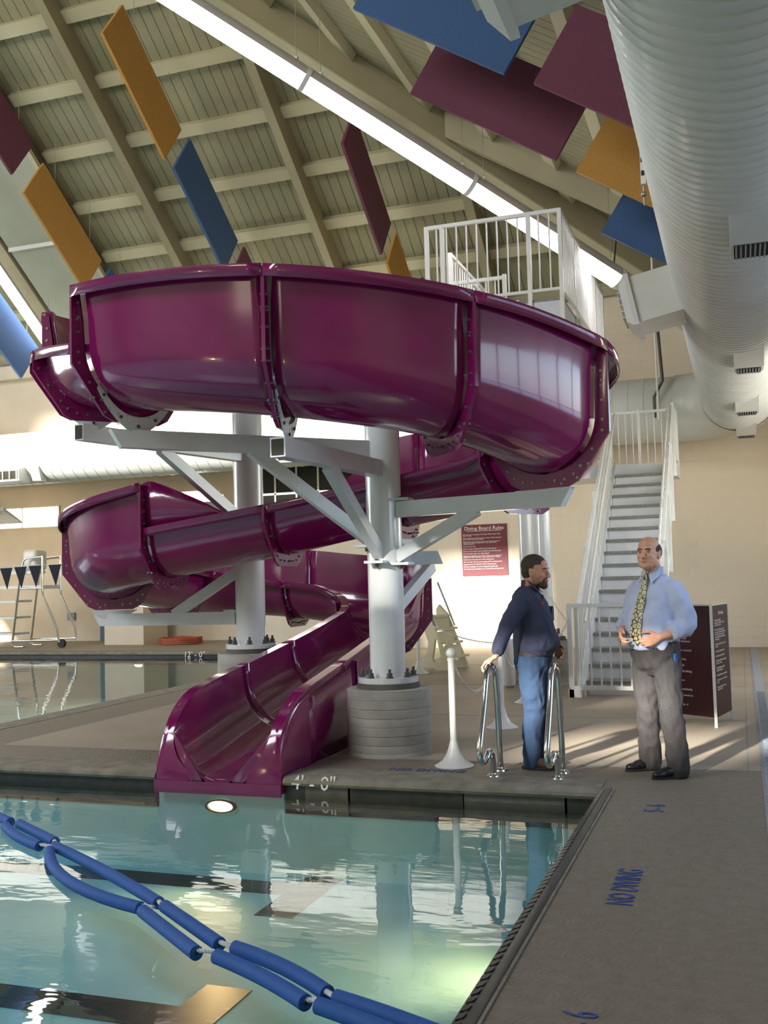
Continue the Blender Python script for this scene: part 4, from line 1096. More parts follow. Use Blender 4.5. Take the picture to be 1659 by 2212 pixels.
def eye(par, xf, s, iris):
    m_ = MB().sphere((s*.031, .0735, .004), 1, 12, 8, (.0125, .010, .0055)); me = m_.mesh('eye', 'eye_white', True); me.transform(xf); obj('eye', me, par)
    m_ = MB().sphere((s*.031+iris*.002, .0815, .003), 1, 10, 6, (.0050, .0032, .0046)); me = m_.mesh('iris', 'iris', True); me.transform(xf); obj('iris', me, par)
    m_ = MB().tube([(s*.017, .0795, .010), (s*.031, .0835, .0125), (s*.045, .0755, .009)], .0028, 6); me = m_.mesh('eyelid', 'skin_shade', True); me.transform(xf); obj('eyelid', me, par)
M['eye_white'] = mat('eye white', srgb(205, 195, 185), .3)
M['iris'] = mat('iris', srgb(45, 32, 26), .2)
M['skin_a'] = mat('ruddy skin', srgb(206, 148, 120), .55, 0, 0, 25, .05)
M['skin_b'] = mat('fair skin', srgb(214, 158, 128), .5, 0, 0, 25, .05)
M['skin_shade'] = mat('eyelid skin', srgb(150, 98, 78), .6)
M['lip'] = mat('lip', srgb(168, 96, 84), .5)
M['hair_a'] = mat('short brown hair', srgb(82, 64, 48), .8, 0, 0, 160, .25, .6, 400)
M['beard'] = mat('brown beard', srgb(92, 68, 50), .85, 0, 0, 160, .3, .6, 400)
M['stubble'] = mat('cheek stubble', srgb(172, 122, 96), .8, 0, 0, 200, .15, .4, 500)
M['hair_b'] = mat('greying dark hair', srgb(74, 68, 62), .8, 0, 0, 160, .25, .6, 400)
M['navy'] = mat('navy cotton shirt', srgb(54, 58, 80), .85, 0, 0, 6, .08, .25, 300)
M['denim'] = mat('blue denim', srgb(27, 47, 74), .9, 0, 0, 5, .16, .4, 350, col2=srgb(40, 62, 88))
M['belt'] = mat('brown leather', srgb(34, 15, 11), .6)
M['buckle'] = mat('silver buckle', srgb(190, 190, 190), .25, .9)
M['shoe_brown'] = mat('brown suede', srgb(62, 40, 34), .8, 0, 0, 30, .1, .3, 200)
M['sole'] = mat('dark rubber sole', srgb(38, 32, 30), .8)
M['shirt_b'] = mat('light blue cotton shirt', srgb(190, 198, 224), .8, 0, 0, 5, .04, .2, 300)
M['slacks'] = mat('charcoal wool slacks', srgb(54, 51, 50), .85, 0, 0, 90, .12, .3, 400)
M['shoe_black'] = mat('black leather', srgb(26, 26, 30), .35)
M['navy_thread'] = mat('red embroidery', srgb(168, 30, 52), .8)
def tie_mat():
    m = bpy.data.materials.new('leaf patterned silk tie'); m.use_nodes = True; t = m.node_tree; p = t.nodes['Principled BSDF']
    tc = t.nodes.new('ShaderNodeTexCoord'); v = t.nodes.new('ShaderNodeTexVoronoi'); v.inputs['Scale'].default_value = 26; v.feature = 'DISTANCE_TO_EDGE'
    n = t.nodes.new('ShaderNodeTexNoise'); n.inputs['Scale'].default_value = 40; t.links.new(tc.outputs['Object'], n.inputs[0])
    r = t.nodes.new('ShaderNodeValToRGB'); r.color_ramp.interpolation = 'CONSTANT'
    r.color_ramp.elements[0].color = srgb(38, 40, 66); r.color_ramp.elements[1].position = .075; r.color_ramp.elements[1].color = srgb(206, 196, 138)
    e = r.color_ramp.elements.new(.34); e.color = srgb(150, 142, 98)
    t.links.new(tc.outputs['Object'], v.inputs['Vector']); t.links.new(v.outputs[0], r.inputs[0]); t.links.new(r.outputs[0], p.inputs[0]); p.inputs['Roughness'].default_value = .45
    return m
M['tie'] = tie_mat()
def wrinkle(amp, sc=(9, 9, 5), z0=None):
    def f(c):
        q = V((c.x*sc[0], c.y*sc[1], c.z*sc[2])); n_ = noise.noise(q)+.5*noise.noise(q*2.3)
        return amp*(1-abs(n_)*2.2)
    return f
def frame(c, f):
    f = V((f[0], f[1], 0)).normalized(); r = V((f.y, -f.x, 0))
    return Matrix(((r.x, f.x, 0, c[0]), (r.y, f.y, 0, c[1]), (0, 0, 1, 0), (0, 0, 0, 1)))
def local(mw, loc): return Matrix.Translation(-V(loc)) @ mw
def add_small(mb, name, m, par, xf, smooth=True, **kw):
    me = mb.mesh(name, m, smooth); me.transform(xf); me.update(); return obj(name, me, par, **kw)

def torso(mb, rings, g=0): 
    return ring_tube(mb, [((cx, cy, z), (rx+g, 0, 0), (0, ry+g, 0)) for z, cx, cy, rx, ry in rings], 32, 2.25)

# ---- bearded man leaning on the chrome rail
def man_one():
    c, f = (-1.65, 8.44), (1, 0); W = frame(c, f)
    t = thing('person', 'bearded man in navy shirt and jeans, right hand resting on the chrome pool rail', 'person', (c[0], c[1], 0))
    X = local(W, (c[0], c[1], 0))
    R3 = [(.93, 0, -.005, .165, .150), (1.0, 0, .01, .175, .168), (1.08, 0, .012, .178, .172), (1.18, 0, .0, .178, .158), (1.28, 0, -.015, .183, .146), (1.37, 0, -.033, .180, .130), (1.42, 0, -.045, .165, .108), (1.455, 0, -.05, .125, .082), (1.485, 0, -.05, .078, .066)]
    shR, elR, wrR = (.170, -.05, 1.385), (.305, -.175, 1.155), (.375, -.235, .955)
    shL, elL, wrL = (-.170, -.04, 1.385), (-.27, -.03, 1.13), (-.20, .12, .99)
    hipR, knR, anR = (.09, -.02, .90), (.085, -.0, .49), (.085, -.045, .09)
    hipL, knL, anL = (-.09, -.02, .90), (-.085, .03, .49), (-.10, -.015, .09)
    hx = Matrix.Translation((0, .035, 1.612)) @ Matrix.Rotation(radians(-12), 4, 'Z') @ Matrix.Rotation(radians(-4), 4, 'X') @ Matrix.Scale(1.1, 4)
    b = MB(); torso(b, R3, -.03)
    for s_, e_, w_ in ((shR, elR, wrR), (shL, elL, wrL)): limb(b, [s_, e_, w_], [.045, .036, .026])
    for a_, k_, n_ in ((hipR, knR, anR), (hipL, knL, anL)):
        limb(b, [a_, k_, n_], [.075, .05, .036]); b.sphere((n_[0], n_[1]+.04, .05), 1, 12, 8, (.028, .07, .028))
    b.sphere((0, -.02, .93), 1, 20, 10, (.15, .10, .12))
    hb = head_parts(MB()); hb.v = [tuple(hx @ V(q)) for q in hb.v]; b.add(hb.v, hb.f)
    limb(b, [(0, -.045, 1.43), (0, -.028, 1.50), (0, .01, 1.575)], [.066, .062, .060])
    hand(b, (.385, -.25, .935), (.12, -.75, -.42), (0, -.3, -1), (.9, 0, -.1), curl=.95, sc=1.0)
    hand(b, (-.185, .135, .975), (.45, .5, -.6), (.6, -.6, 0), (.3, .8, .2), curl=.7)
    fuse(b, 'body', 'skin_a', .0055, 3, t, xf=X)
    s = MB(); torso(s, R3, .004); torso(s, [(.965, 0, .01, .180, .162), (1.0, 0, .02, .192, .184), (1.06, 0, .02, .188, .182)], 0)
    limb(s, [shR, elR, (.365, -.225, .985)], [.074, .062, .046]); limb(s, [shL, elL, (-.21, .10, 1.01)], [.074, .062, .046])
    s.sphere((.0, -.04, 1.385), 1, 20, 8, (.19, .10, .055))
    fuse(s, 'shirt', 'navy', .011, 7, t, wr=wrinkle(.011, (8, 8, 5)), xf=X)
    # collar, placket, cuff, pocket
    for sg in (-1, 1):
        add_small(MB().prism([(sg*.012, .045, 1.475), (sg*.065, .0, 1.525), (sg*.072, -.03, 1.545), (sg*.078, .02, 1.478), (sg*.045, .075, 1.435)], (sg*.006, .004, 0)), 'collar', 'navy', t, X, False)
    col_ = MB(); col_.grid([[(.07*cos(a)*1.0, -.035+.062*sin(a), 1.475) for a in [radians(200+140*k/12)-0 for k in range(13)]], [(.064*cos(a), -.03+.058*sin(a), 1.545) for a in [radians(200+140*k/12) for k in range(13)]]])
    add_small(col_, 'collar_band', 'navy', t, X)
    add_small(MB().prism([(-.014, .075, 1.42), (.014, .075, 1.42), (.014, .172, 1.10), (.014, .188, 1.02), (-.014, .188, 1.02), (-.014, .172, 1.10)], (0, .012, 0)), 'placket', 'navy', t, X, False)
    for z_, y_ in ((1.36, .108), (1.28, .136), (1.2, .158), (1.12, .180), (1.04, .198)): add_small(MB().sphere((0, y_, z_), .005, 8, 5), 'button', 'dark_steel', t, X)
    add_small(MB().box((-.13, .105, 1.20), (-.045, .150, 1.32)), 'chest_pocket', 'navy', t, X, False)
    eb = MB()
    for k, (x_, z_) in enumerate(((.075, 1.352), (.09, 1.356), (.105, 1.35), (.118, 1.355), (.096, 1.338))): eb.box((x_-.006, .078, z_-.009), (x_+.005, .106, z_+.009))
    add_small(eb, 'embroidered_mark', 'navy_thread', t, X, False, label='red embroidered mark on the chest')
    p = MB(); ring_tube(p, [((0, -.015, .80), (.15, 0, 0), (0, .135, 0)), ((0, -.018, .88), (.168, 0, 0), (0, .152, 0)), ((0, -.008, .965), (.160, 0, 0), (0, .152, 0))], 30, 2.2)
    limb(p, [(.085, -.02, .86), (.09, -.012, .68), (.085, .0, .49), (.088, -.03, .28), (.088, -.035, .055)], [.108, .100, .084, .076, .070])
    limb(p, [(-.085, -.02, .86), (-.09, 0, .68), (-.085, .03, .49), (-.095, .0, .28), (-.10, -.005, .055)], [.108, .100, .084, .076, .070])
    fuse(p, 'jeans', 'denim', .011, 5, t, wr=wrinkle(.009, (10, 10, 7)), xf=X)
    add_small(ring_tube(MB(), [((0, -.006, .925), (.176, 0, 0), (0, .166, 0)), ((0, -.006, .963), (.176, 0, 0), (0, .166, 0))], 40, 2.2), 'belt', 'belt', t, X)
    add_small(MB().box((-.03, .155, .918), (.03, .168, .970)), 'buckle', 'buckle', t, X, False)
    for x_, y_ in ((.1, .11), (.16, .04), (-.1, .11)): add_small(MB().box((x_-.008, y_-.006, .92), (x_+.008, y_+.012, .985)), 'belt_loop', 'denim', t, X, False)
    for (n_, yaw) in ((anR, 6), (anL, -10)):
        s2 = MB(); base = V((n_[0], n_[1]+.045, 0)); sx = Matrix.Translation(base) @ Matrix.Rotation(radians(-yaw), 4, 'Z')
        s2.sphere((0, -.06, .065), 1, 16, 10, (.042, .055, .055)); s2.sphere((0, .01, .055), 1, 16, 10, (.045, .09, .045)); s2.sphere((0, .09, .042), 1, 16, 10, (.046, .065, .036))
        fuse(s2, 'shoe', 'shoe_brown', .007, 4, t, xf=X @ sx)
        add_small(ring_tube(MB(), [((0, .018, .0), (.047, 0, 0), (0, .140, 0)), ((0, .018, .026), (.048, 0, 0), (0, .141, 0))], 28, 2.4), 'sole', 'sole', t, X @ sx)
    XH = X @ hx
    h_ = MB(); h_.sphere((0, -.020, .046), 1, 26, 16, (.0835, .1015, .0875)); h_.sphere((0, -.045, .0), 1, 22, 14, (.078, .070, .075))
    def clip(co):
        # keep hair behind the hairline: push anything in front of it inside the skull
        x_, y_, z_ = co
        lim = .062+.012*min(1, max(0, (z_-.06)/.06)) if z_ > .055 else (.020-(.055-z_)*.35 if z_ > -.02 else -.012)
        if y_ > lim: co = V((x_*.86, y_*.86-.004, z_*.93 if z_ > 0 else z_))
        return co
    fuse(h_, 'hair', 'hair_a', .005, 2, t, xf=XH, shrinkz=clip)
    bd = MB(); e = lambda c_, r_: bd.sphere(c_, 1, 18, 12, r_)
    e((0, .046, -.086), (.046, .046, .037)); e((0, .068, -.103), (.031, .030, .028)); e((0, .082, -.047), (.026, .015, .0065)); e((.026, .074, -.066), (.010, .016, .022)); e((-.026, .074, -.066), (.010, .016, .022))
    fuse(bd, 'beard', 'beard', .005, 2, t, xf=XH)
    bd = MB()
    for sg in (-1, 1): bd.sphere((sg*.046, .014, -.062), 1, 16, 12, (.021, .046, .036))
    fuse(bd, 'stubble', 'stubble', .005, 2, t, xf=XH)
    for sg in (-1, 1):
        eye(t, XH, sg, 0)
        add_small(MB().tube([(sg*.014, .088, .026), (sg*.030, .089, .031), (sg*.048, .078, .028)], [.0035, .0045, .003], 6), 'eyebrow', 'hair_a', t, XH)
    add_small(MB().sphere((0, .0935, -.0625), 1, 12, 6, (.018, .0045, .004)), 'mouth', 'lip', t, XH)
man_one()

# ---- balding man with tie
def man_two():
    c, f = (-.66, 8.36), (-.5, -.866); W = frame(c, f); X = local(W, (c[0], c[1], 0))
    t = thing('person', 'tall balding man in light blue shirt, patterned tie and grey slacks by the stairs', 'person', (c[0], c[1], 0))
    R3 = [(.98, 0, .035, .172, .168), (1.05, 0, .05, .180, .198), (1.13, 0, .055, .182, .208), (1.22, 0, .045, .180, .192), (1.32, 0, .025, .178, .164), (1.41, 0, .005, .175, .14), (1.47, 0, -.01, .160, .112), (1.515, 0, -.015, .125, .090), (1.555, 0, -.012, .088, .074)]
    shR, elR, wrR = (.160, -.0, 1.435), (.215, .06, 1.19), (.145, .25, 1.125)
    shL, elL, wrL = (-.160, -.02, 1.435), (-.245, -.05, 1.175), (-.165, .195, 1.085)
    fR, fL = (.165, -.09), (-.175, .04)
    b = MB(); torso(b, R3, -.03)
    for s_, e_, w_ in ((shR, elR, wrR), (shL, elL, wrL)): limb(b, [s_, e_, w_], [.05, .044, .030])
    for a_, k_, n_ in (((.10, 0, .93), (.12, -.01, .5), (fR[0], fR[1], .09)), ((-.10, 0, .93), (-.125, .03, .5), (fL[0], fL[1], .09))):
        limb(b, [a_, k_, n_], [.08, .052, .038]); b.sphere((n_[0]+.025, n_[1]+.04, .05), 1, 12, 8, (.025, .05, .025))
    b.sphere((0, .01, .97), 1, 20, 10, (.15, .12, .12))
    hx = Matrix.Translation((0, .055, 1.730)) @ Matrix.Rotation(radians(13), 4, 'Z') @ Matrix.Rotation(radians(4), 4, 'X') @ Matrix.Scale(1.1, 4)
    hb = head_parts(MB(), full=1.14); hb.v = [tuple(hx @ V(q)) for q in hb.v]; b.add(hb.v, hb.f)
    limb(b, [(0, -.02, 1.51), (0, .0, 1.58), (0, .03, 1.67)], [.072, .068, .066])
    b.sphere((0, .07, 1.645), 1, 14, 8, (.045, .045, .03))
    hand(b, wrR, (-.35, .6, -.5), (-.7, -.2, -.3), (-.2, .3, .8), curl=.85, sc=1.05)
    hand(b, wrL, (.55, .62, -.28), (.5, -.7, -.3), (.1, .3, .9), curl=.9, sc=1.08)
    fuse(b, 'body', 'skin_b', .0055, 3, t, xf=X)
    s = MB(); torso(s, R3, .004)
    limb(s, [shR, elR, (.195, .14, 1.165)], [.080, .072, .058]); limb(s, [shL, (-.215, -.03, 1.31), elL, (-.22, .06, 1.135)], [.082, .085, .080, .062])
    s.tube([(.200, .125, 1.170), (.182, .17, 1.155)], .062, 18); s.tube([(-.225, .05, 1.140), (-.206, .10, 1.118)], .066, 18)
    s.sphere((0, -.005, 1.43), 1, 22, 8, (.18, .105, .07))
    fuse(s, 'shirt', 'shirt_b', .011, 7, t, wr=wrinkle(.011, (8, 8, 5)), xf=X)
    for sg in (-1, 1):
        add_small(MB().prism([(sg*.006, .085, 1.575), (sg*.070, .02, 1.622), (sg*.082, -.02, 1.625), (sg*.092, .025, 1.57), (sg*.055, .118, 1.50)], (sg*.005, .006, 0)), 'collar', 'shirt_b', t, X, False)
    cb_ = MB(); cb_.grid([[(.084*cos(a), -.0+.078*sin(a), 1.56) for a in [radians(175+190*k/16) for k in range(17)]], [(.076*cos(a), .004+.072*sin(a), 1.628) for a in [radians(175+190*k/16) for k in range(17)]]])
    add_small(cb_, 'collar_band', 'shirt_b', t, X)
    # tie follows the chest and belly
    prof = [(1.56, .105, .020), (1.535, .118, .022), (1.50, .128, .026), (1.42, .158, .034), (1.32, .200, .040), (1.22, .246, .046), (1.13, .272, .050), (1.07, .268, .050), (1.045, .262, .026), (1.02, .256, .002)]
    tb = MB(); tb.grid([[(-w_, y_+.002, z_), (-w_*.5, y_+.009, z_), (w_*.5, y_+.009, z_), (w_, y_+.002, z_)] for z_, y_, w_ in prof]); tb.grid([[(-w_, y_+.002, z_), (w_, y_+.002, z_)] for z_, y_, w_ in prof])
    add_small(tb, 'necktie', 'tie', t, X, label='tie with cream leaf pattern on navy')
    add_small(MB().prism([(-.022, .098, 1.585), (.022, .098, 1.585), (.015, .122, 1.545), (-.015, .122, 1.545)], (0, .018, 0)), 'tie_knot', 'tie', t, X)
    p = MB(); ring_tube(p, [((0, .0, .78), (.11, 0, 0), (0, .09, 0)), ((0, .01, .84), (.165, 0, 0), (0, .135, 0)), ((0, .02, .93), (.19, 0, 0), (0, .165, 0)), ((0, .035, 1.03), (.19, 0, 0), (0, .172, 0))], 30, 2.2)
    limb(p, [(.095, 0, .90), (.115, -.01, .70), (.125, -.02, .5), (.15, -.06, .28), (fR[0], fR[1]-.0, .055)], [.108, .1, .088, .084, .082])
    limb(p, [(-.095, .01, .90), (-.115, .025, .70), (-.13, .03, .5), (-.155, .03, .28), (fL[0], fL[1], .055)], [.108, .1, .088, .084, .082])
    fuse(p, 'slacks', 'slacks', .011, 5, t, wr=wrinkle(.010, (10, 10, 5)), xf=X)
    add_small(ring_tube(MB(), [((0, .035, 1.012), (.194, 0, 0), (0, .176, 0)), ((0, .035, 1.042), (.194, 0, 0), (0, .176, 0))], 40, 2.2), 'belt', 'shoe_black', t, X)
    add_small(MB().box((-.205, .03, .89), (-.190, .06, .95)), 'phone_clip', 'noodle', t, X, False)
    for (q, ) in ((fR,), (fL,)):
        s2 = MB(); sx = Matrix.Translation((q[0]+.025, q[1]+.05, 0)) @ Matrix.Rotation(radians(-28), 4, 'Z')
        s2.sphere((0, -.07, .055), 1, 16, 10, (.04, .05, .048)); s2.sphere((0, .01, .05), 1, 16, 10, (.044, .10, .042)); s2.sphere((0, .10, .036), 1, 16, 10, (.044, .065, .030))
        fuse(s2, 'shoe', 'shoe_black', .007, 4, t, xf=X @ sx)
        add_small(ring_tube(MB(), [((0, .018, .0), (.045, 0, 0), (0, .150, 0)), ((0, .018, .02), (.046, 0, 0), (0, .150, 0))], 28, 2.4), 'sole', 'sole', t, X @ sx)
    XH = X @ hx
    h_ = MB(); h_.sphere((0, -.024, .018), 1, 26, 16, (.087, .095, .085))
    def clip(co):
        x_, y_, z_ = co; lim = .030 if z_ > .012 else (-.002 if z_ > -.02 else -.02)
        if y_ > lim or (z_ > .080+.02*max(0, min(1, -y_/.08)) ): co = V((x_*.84, min(y_, lim+.03)*.84, min(z_, .085)*.80))
        return co
    fuse(h_, 'hair', 'hair_b', .005, 2, t, xf=XH, shrinkz=clip)
    for sg in (-1, 1):
        eye(t, XH, sg, 0)
        add_small(MB().tube([(sg*.012, .089, .024), (sg*.030, .089, .028), (sg*.050, .077, .024)], [.0035, .0045, .003], 6), 'eyebrow', 'hair_b', t, XH)
    add_small(MB().sphere((0, .0925, -.0615), 1, 12, 6, (.020, .0045, .003)), 'mouth', 'lip', t, XH)
    # reading glasses dangling from the right hand
    g = thing('eyeglasses', 'folded dark eyeglasses dangling from the balding man\'s hand', 'glasses', tuple((W @ V((.08, .36, 1.03)))))
    gb = MB().tube([W @ V((.10, .33, 1.075)), W @ V((.088, .35, 1.03)), W @ V((.082, .355, .985))], .003, 6)
    part(gb, 'temple_arm', 'black', g, True)
    part(MB().tube([W @ V((.10, .33, 1.075))+V((.018*cos(a), 0, .014*sin(a)-.012)) for a in [2*pi*k/14 for k in range(15)]], .002, 5), 'lens_rim', 'black', g, True)
man_two()

# ================================================================ DECK FURNITURE
def stanchion(x, y, label):
    t = thing('stanchion', label, 'stanchion', (x, y, 0), 'white chain stanchions')
    prof = [(.165, 0), (.168, .008), (.15, .016), (.10, .05), (.062, .11), (.04, .175), (.032, .21)]
    part(MB().lathe(prof, 28, (x, y, 0)), 'base', 'plastic_white', t, True)
    part(MB().lathe([(.029, .20), (.029, .90)], 20, (x, y, 0)), 'post', 'plastic_white', t, True)
    part(MB().sphere((x, y, .945), .043, 18, 12), 'ball_top', 'plastic_white', t, True)
    part(MB().lathe([(.034, .88), (.034, .905)], 18, (x, y, 0)), 'neck_ring', 'plastic_white', t, True)
stanchion(-2.35, 8.37, 'white stanchion standing nearest, beside the concrete drum')
stanchion(-2.43, 10.54, 'white stanchion behind the left chrome rail')
stanchion(-5.09, 16.15, 'distant white stanchion between the slide and the portable steps')
stanchion(-2.57, 12.61, 'white stanchion mostly hidden behind the bearded man')
stanchion(-5.9, 18.6, 'farthest white stanchion hidden behind the slide end') if False else None
def chain(a, b, sag, label, link=.04, th=.0042):
    a, b = V(a), V(b); n = 40; pts = []
    for i in range(n+1):
        f = i/n; p = a.lerp(b, f); p.z -= sag*4*f*(1-f); pts.append(p)
    Ls = [0]
    for i in range(n): Ls.append(Ls[-1]+(pts[i+1]-pts[i]).length)
    t = thing('plastic_chain', label, 'chain', tuple(a), 'white plastic chains'); k = int(Ls[-1]/(link*.72)); mb = MB()
    for i in range(k):
        s = (i+.5)*Ls[-1]/k; j_ = max(x for x in range(n) if Ls[x] <= s); f = (s-Ls[j_])/(Ls[j_+1]-Ls[j_]); c = pts[j_].lerp(pts[j_+1], f)
        d = (pts[j_+1]-pts[j_]).normalized(); sd_ = d.cross(V((0,0,1))).normalized(); u = sd_.cross(d)
        w_ = sd_ if i % 2 else u
        mb.tube([c+d*(link*.5*cos(q))+w_*(link*.27*sin(q)) for q in [2*pi*m_/8 for m_ in range(8)]], th, 5, closed=True)
    part(mb, 'links', 'plastic_white', t, True, kind='stuff')
chain((-2.35, 8.40, .90), (-2.43, 10.50, .92), .40, 'sagging white chain between the two nearest stanchions')
chain((-2.43, 10.58, .92), (-2.57, 12.6, .92), .38, 'white chain behind the bearded man')
chain((-2.57, 12.64, .92), (-2.12, 13.2, 1.0), .25, 'white chain running from behind the man to the stair gate')
chain((-5.05, 16.1, .92), (-3.2, 14.35, .62), .12, 'thin distant white chain in front of the sunlit wall')
chain((-2.62, 14.7, 1.25), (-2.14, 13.3, .95), .02, 'white chain slanting from the tower column to the stair gate')
# chrome grab rails
def grab(x, label):
    t = thing('grab_rail', label, 'handrail', (x, 8.1, 0), 'chrome pool grab rails')
    pts = [(x, 8.26, -.0), (x, 8.24, .45), (x, 8.19, .74), (x, 8.13, .84), (x, 8.05, .875), (x, 7.96, .86), (x, 7.89, .80), (x, 7.80, .62), (x, 7.63, .34), (x, 7.60, .27), (x, 7.61, .205), (x, 7.68, .165), (x, 7.78, .175), (x, 7.87, .21), (x, 7.95, .20), (x, 8.0, .14), (x, 8.01, .0)]
    P_ = [V(p) for p in pts]; q = []
    for i in range(len(P_)-1):
        p0, p1, p2, p3 = P_[max(i-1, 0)], P_[i], P_[i+1], P_[min(i+2, len(P_)-1)]
        for k in range(4):
            u = k/4; q.append(.5*((2*p1)+(p2-p0)*u+(2*p0-5*p1+4*p2-p3)*u*u+(3*p1-p0-3*p2+p3)*u**3))
    q.append(P_[-1]); part(MB().tube(q, .0245, 16), 'bent_tube', 'chrome', t, True)
    for y in (8.26, 8.01): part(MB().lathe([(.055, 0), (.05, .012), (.03, .022), (.027, .03)], 20, (x, y, 0)), 'flange_ring', 'chrome', t, True)
grab(-1.93, 'polished steel grab rail under the hand of the bearded man')
grab(-1.42, 'polished steel grab rail right of the bearded man')
# A-frame rules sign
def sign_board():
    t = thing('rules_sign', 'free standing maroon slide rules sign with white posts behind the balding man', 'sign', (-.31, 10.87, 0))
    P1, P2, P3 = V((-1.0, 11.35, 0)), V((-.31, 10.87, 0)), V((-.17, 11.48, 0))
    for a, b in ((P1, P2), (P2, P3)):
        d = (b-a).normalized(); n = V((d.y, -d.x, 0))
        part(MB().prism([a+d*.02+V((0,0,.10)), b-d*.02+V((0,0,.10)), b-d*.02+V((0,0,1.22)), a+d*.02+V((0,0,1.22))], n*.012), 'sign_panel', 'sign_dark', t)
        part(MB().beam(a+V((0,0,1.225)), b+V((0,0,1.225)), .02, .02), 'top_edge', 'rail_white', t)
    for p in (P1, P2, P3): part(MB().box(p+V((-.014,-.014,0)), p+V((.014,.014,1.235))), 'corner_post', 'rail_white', t)
    lines = ["Slide Rules", "", "Must be at least 48\" tall", "and pass the Deep Water Swim Test", "to ride without an adult.", "", "Riders under 48\" tall or those who", "have not passed the Deep Water Swim", "Test may ride with an adult.  Child", "must wear a lifejacket and sit between", "the adult's legs.", "", "No running or horseplay on or around", "the slide.", "", "No cutting or saving places in line.", "", "One rider at a time on the slide.", "", "Go down the slide feet first and sitting", "or lying on their back.", "", "Enter the slide flume only when", "signaled by the lifeguard.", "", "Exit the splash down area immediately.", "", "Swim aids and toys are not allowed on", "the slide.", "", "No stopping, kneeling, rotating, or", "standing on the slide."]
    for a, b, k in ((P1, P2, 1), (P2, P3, .78)):
        d = (b-a).normalized(); n = V((d.y, -d.x, 0)); wdt = (b-a).length
        flat("Slide Rules", None, .062*k, d, (0,0,1), a+d*(wdt*.52)+n*.014+V((0,0,1.125)), 'letter', 'heading', t, .001, 'CENTER')
        flat("\n".join(lines[2:]), .92, .0335*k, d, (0,0,1), a+d*.06+n*.014+V((0,0,1.06)), 'letter', 'lettering', t, .001)
sign_board()
# diving board rules on the far wall
t = thing('wall_sign', 'maroon diving board rules sign on the sunlit far wall', 'sign', (-5.29, YW-.02, 2.15))
part(MB().box((-5.80, YW-.035, 1.58), (-4.78, YW-.014, 2.70)), 'sign_plate', 'sign_red', t)
flat("Diving Board Rules", None, .115, (1,0,0), (0,0,1), (-5.29, YW-.037, 2.58), 'letter', 'heading', t, .001, 'CENTER')
part(MB().box((-5.68, YW-.037, 2.555), (-4.90, YW-.035, 2.563)), 'underline', 'letter', t)
flat("All swimmers must pass the Deep Water Swim Test\nprior to use.\n\nOne swimmer on the board at a time.  Next swimmer\nin line must wait on the deck.\n\nSwimmers must wait for the person before them to\nsurface and swim completely to the side before\nusing the board.\n\nOne bounce only.\n\nDive or jump straight off the end of the board.\n\nSwim to the nearest side or ladder and exit the pool.\n\nDo not swim under the diving board.\n\nSwimmers wishing to do \"fancy\" dives must notify the\nlifeguard of their intention and proficiency in diving.\n\nSwimmers must stay out of the diving area.\n\nNo one may catch a person going off the diving board.\n\nEquipment is not allowed off the diving board.\n\nFulcrum settings are to be changed by staff only.\n\nNo dangerous horseplay on or around the diving board.", .66, .0395, (1,0,0), (0,0,1), (-5.77, YW-.037, 2.47), 'letter', 'lettering', t, .0015)
# stencilled markings on the deck (read from the pool side)
def stencil(txt, org, ax, ay, size, label, align='CENTER', sx=.62):
    t = thing('deck_marking', label, 'marking', org); flat(txt, None, size, ax, ay, org, 'blue_paint', 'lettering', t, .001, align, sx)
stencil('NO DIVING', (-.70, 5.37, .0025), (0,-1,0), (-1,0,0), .125, 'blue NO DIVING stencil on the deck right of the pool') if False else None
stencil('NO DIVING', (-.565, 5.38, .0025), (0,1,0), (-1,0,0), .19, 'blue NO DIVING stencil on the deck right of the pool')
stencil('5 - 6', (-.56, 7.16, .0025), (0,1,0), (-1,0,0), .19, 'faint blue depth stencil on the deck near the pool corner')
stencil('3 - 6', (-.56, 3.72, .0025), (0,1,0), (-1,0,0), .19, 'blue depth stencil at the bottom edge of the photo')
stencil('NO DIVING', (-2.52, 8.10, .0025), (1,0,0), (0,1,0), .14, 'faded blue stencil on the deck before the nearest stanchion', sx=.9)
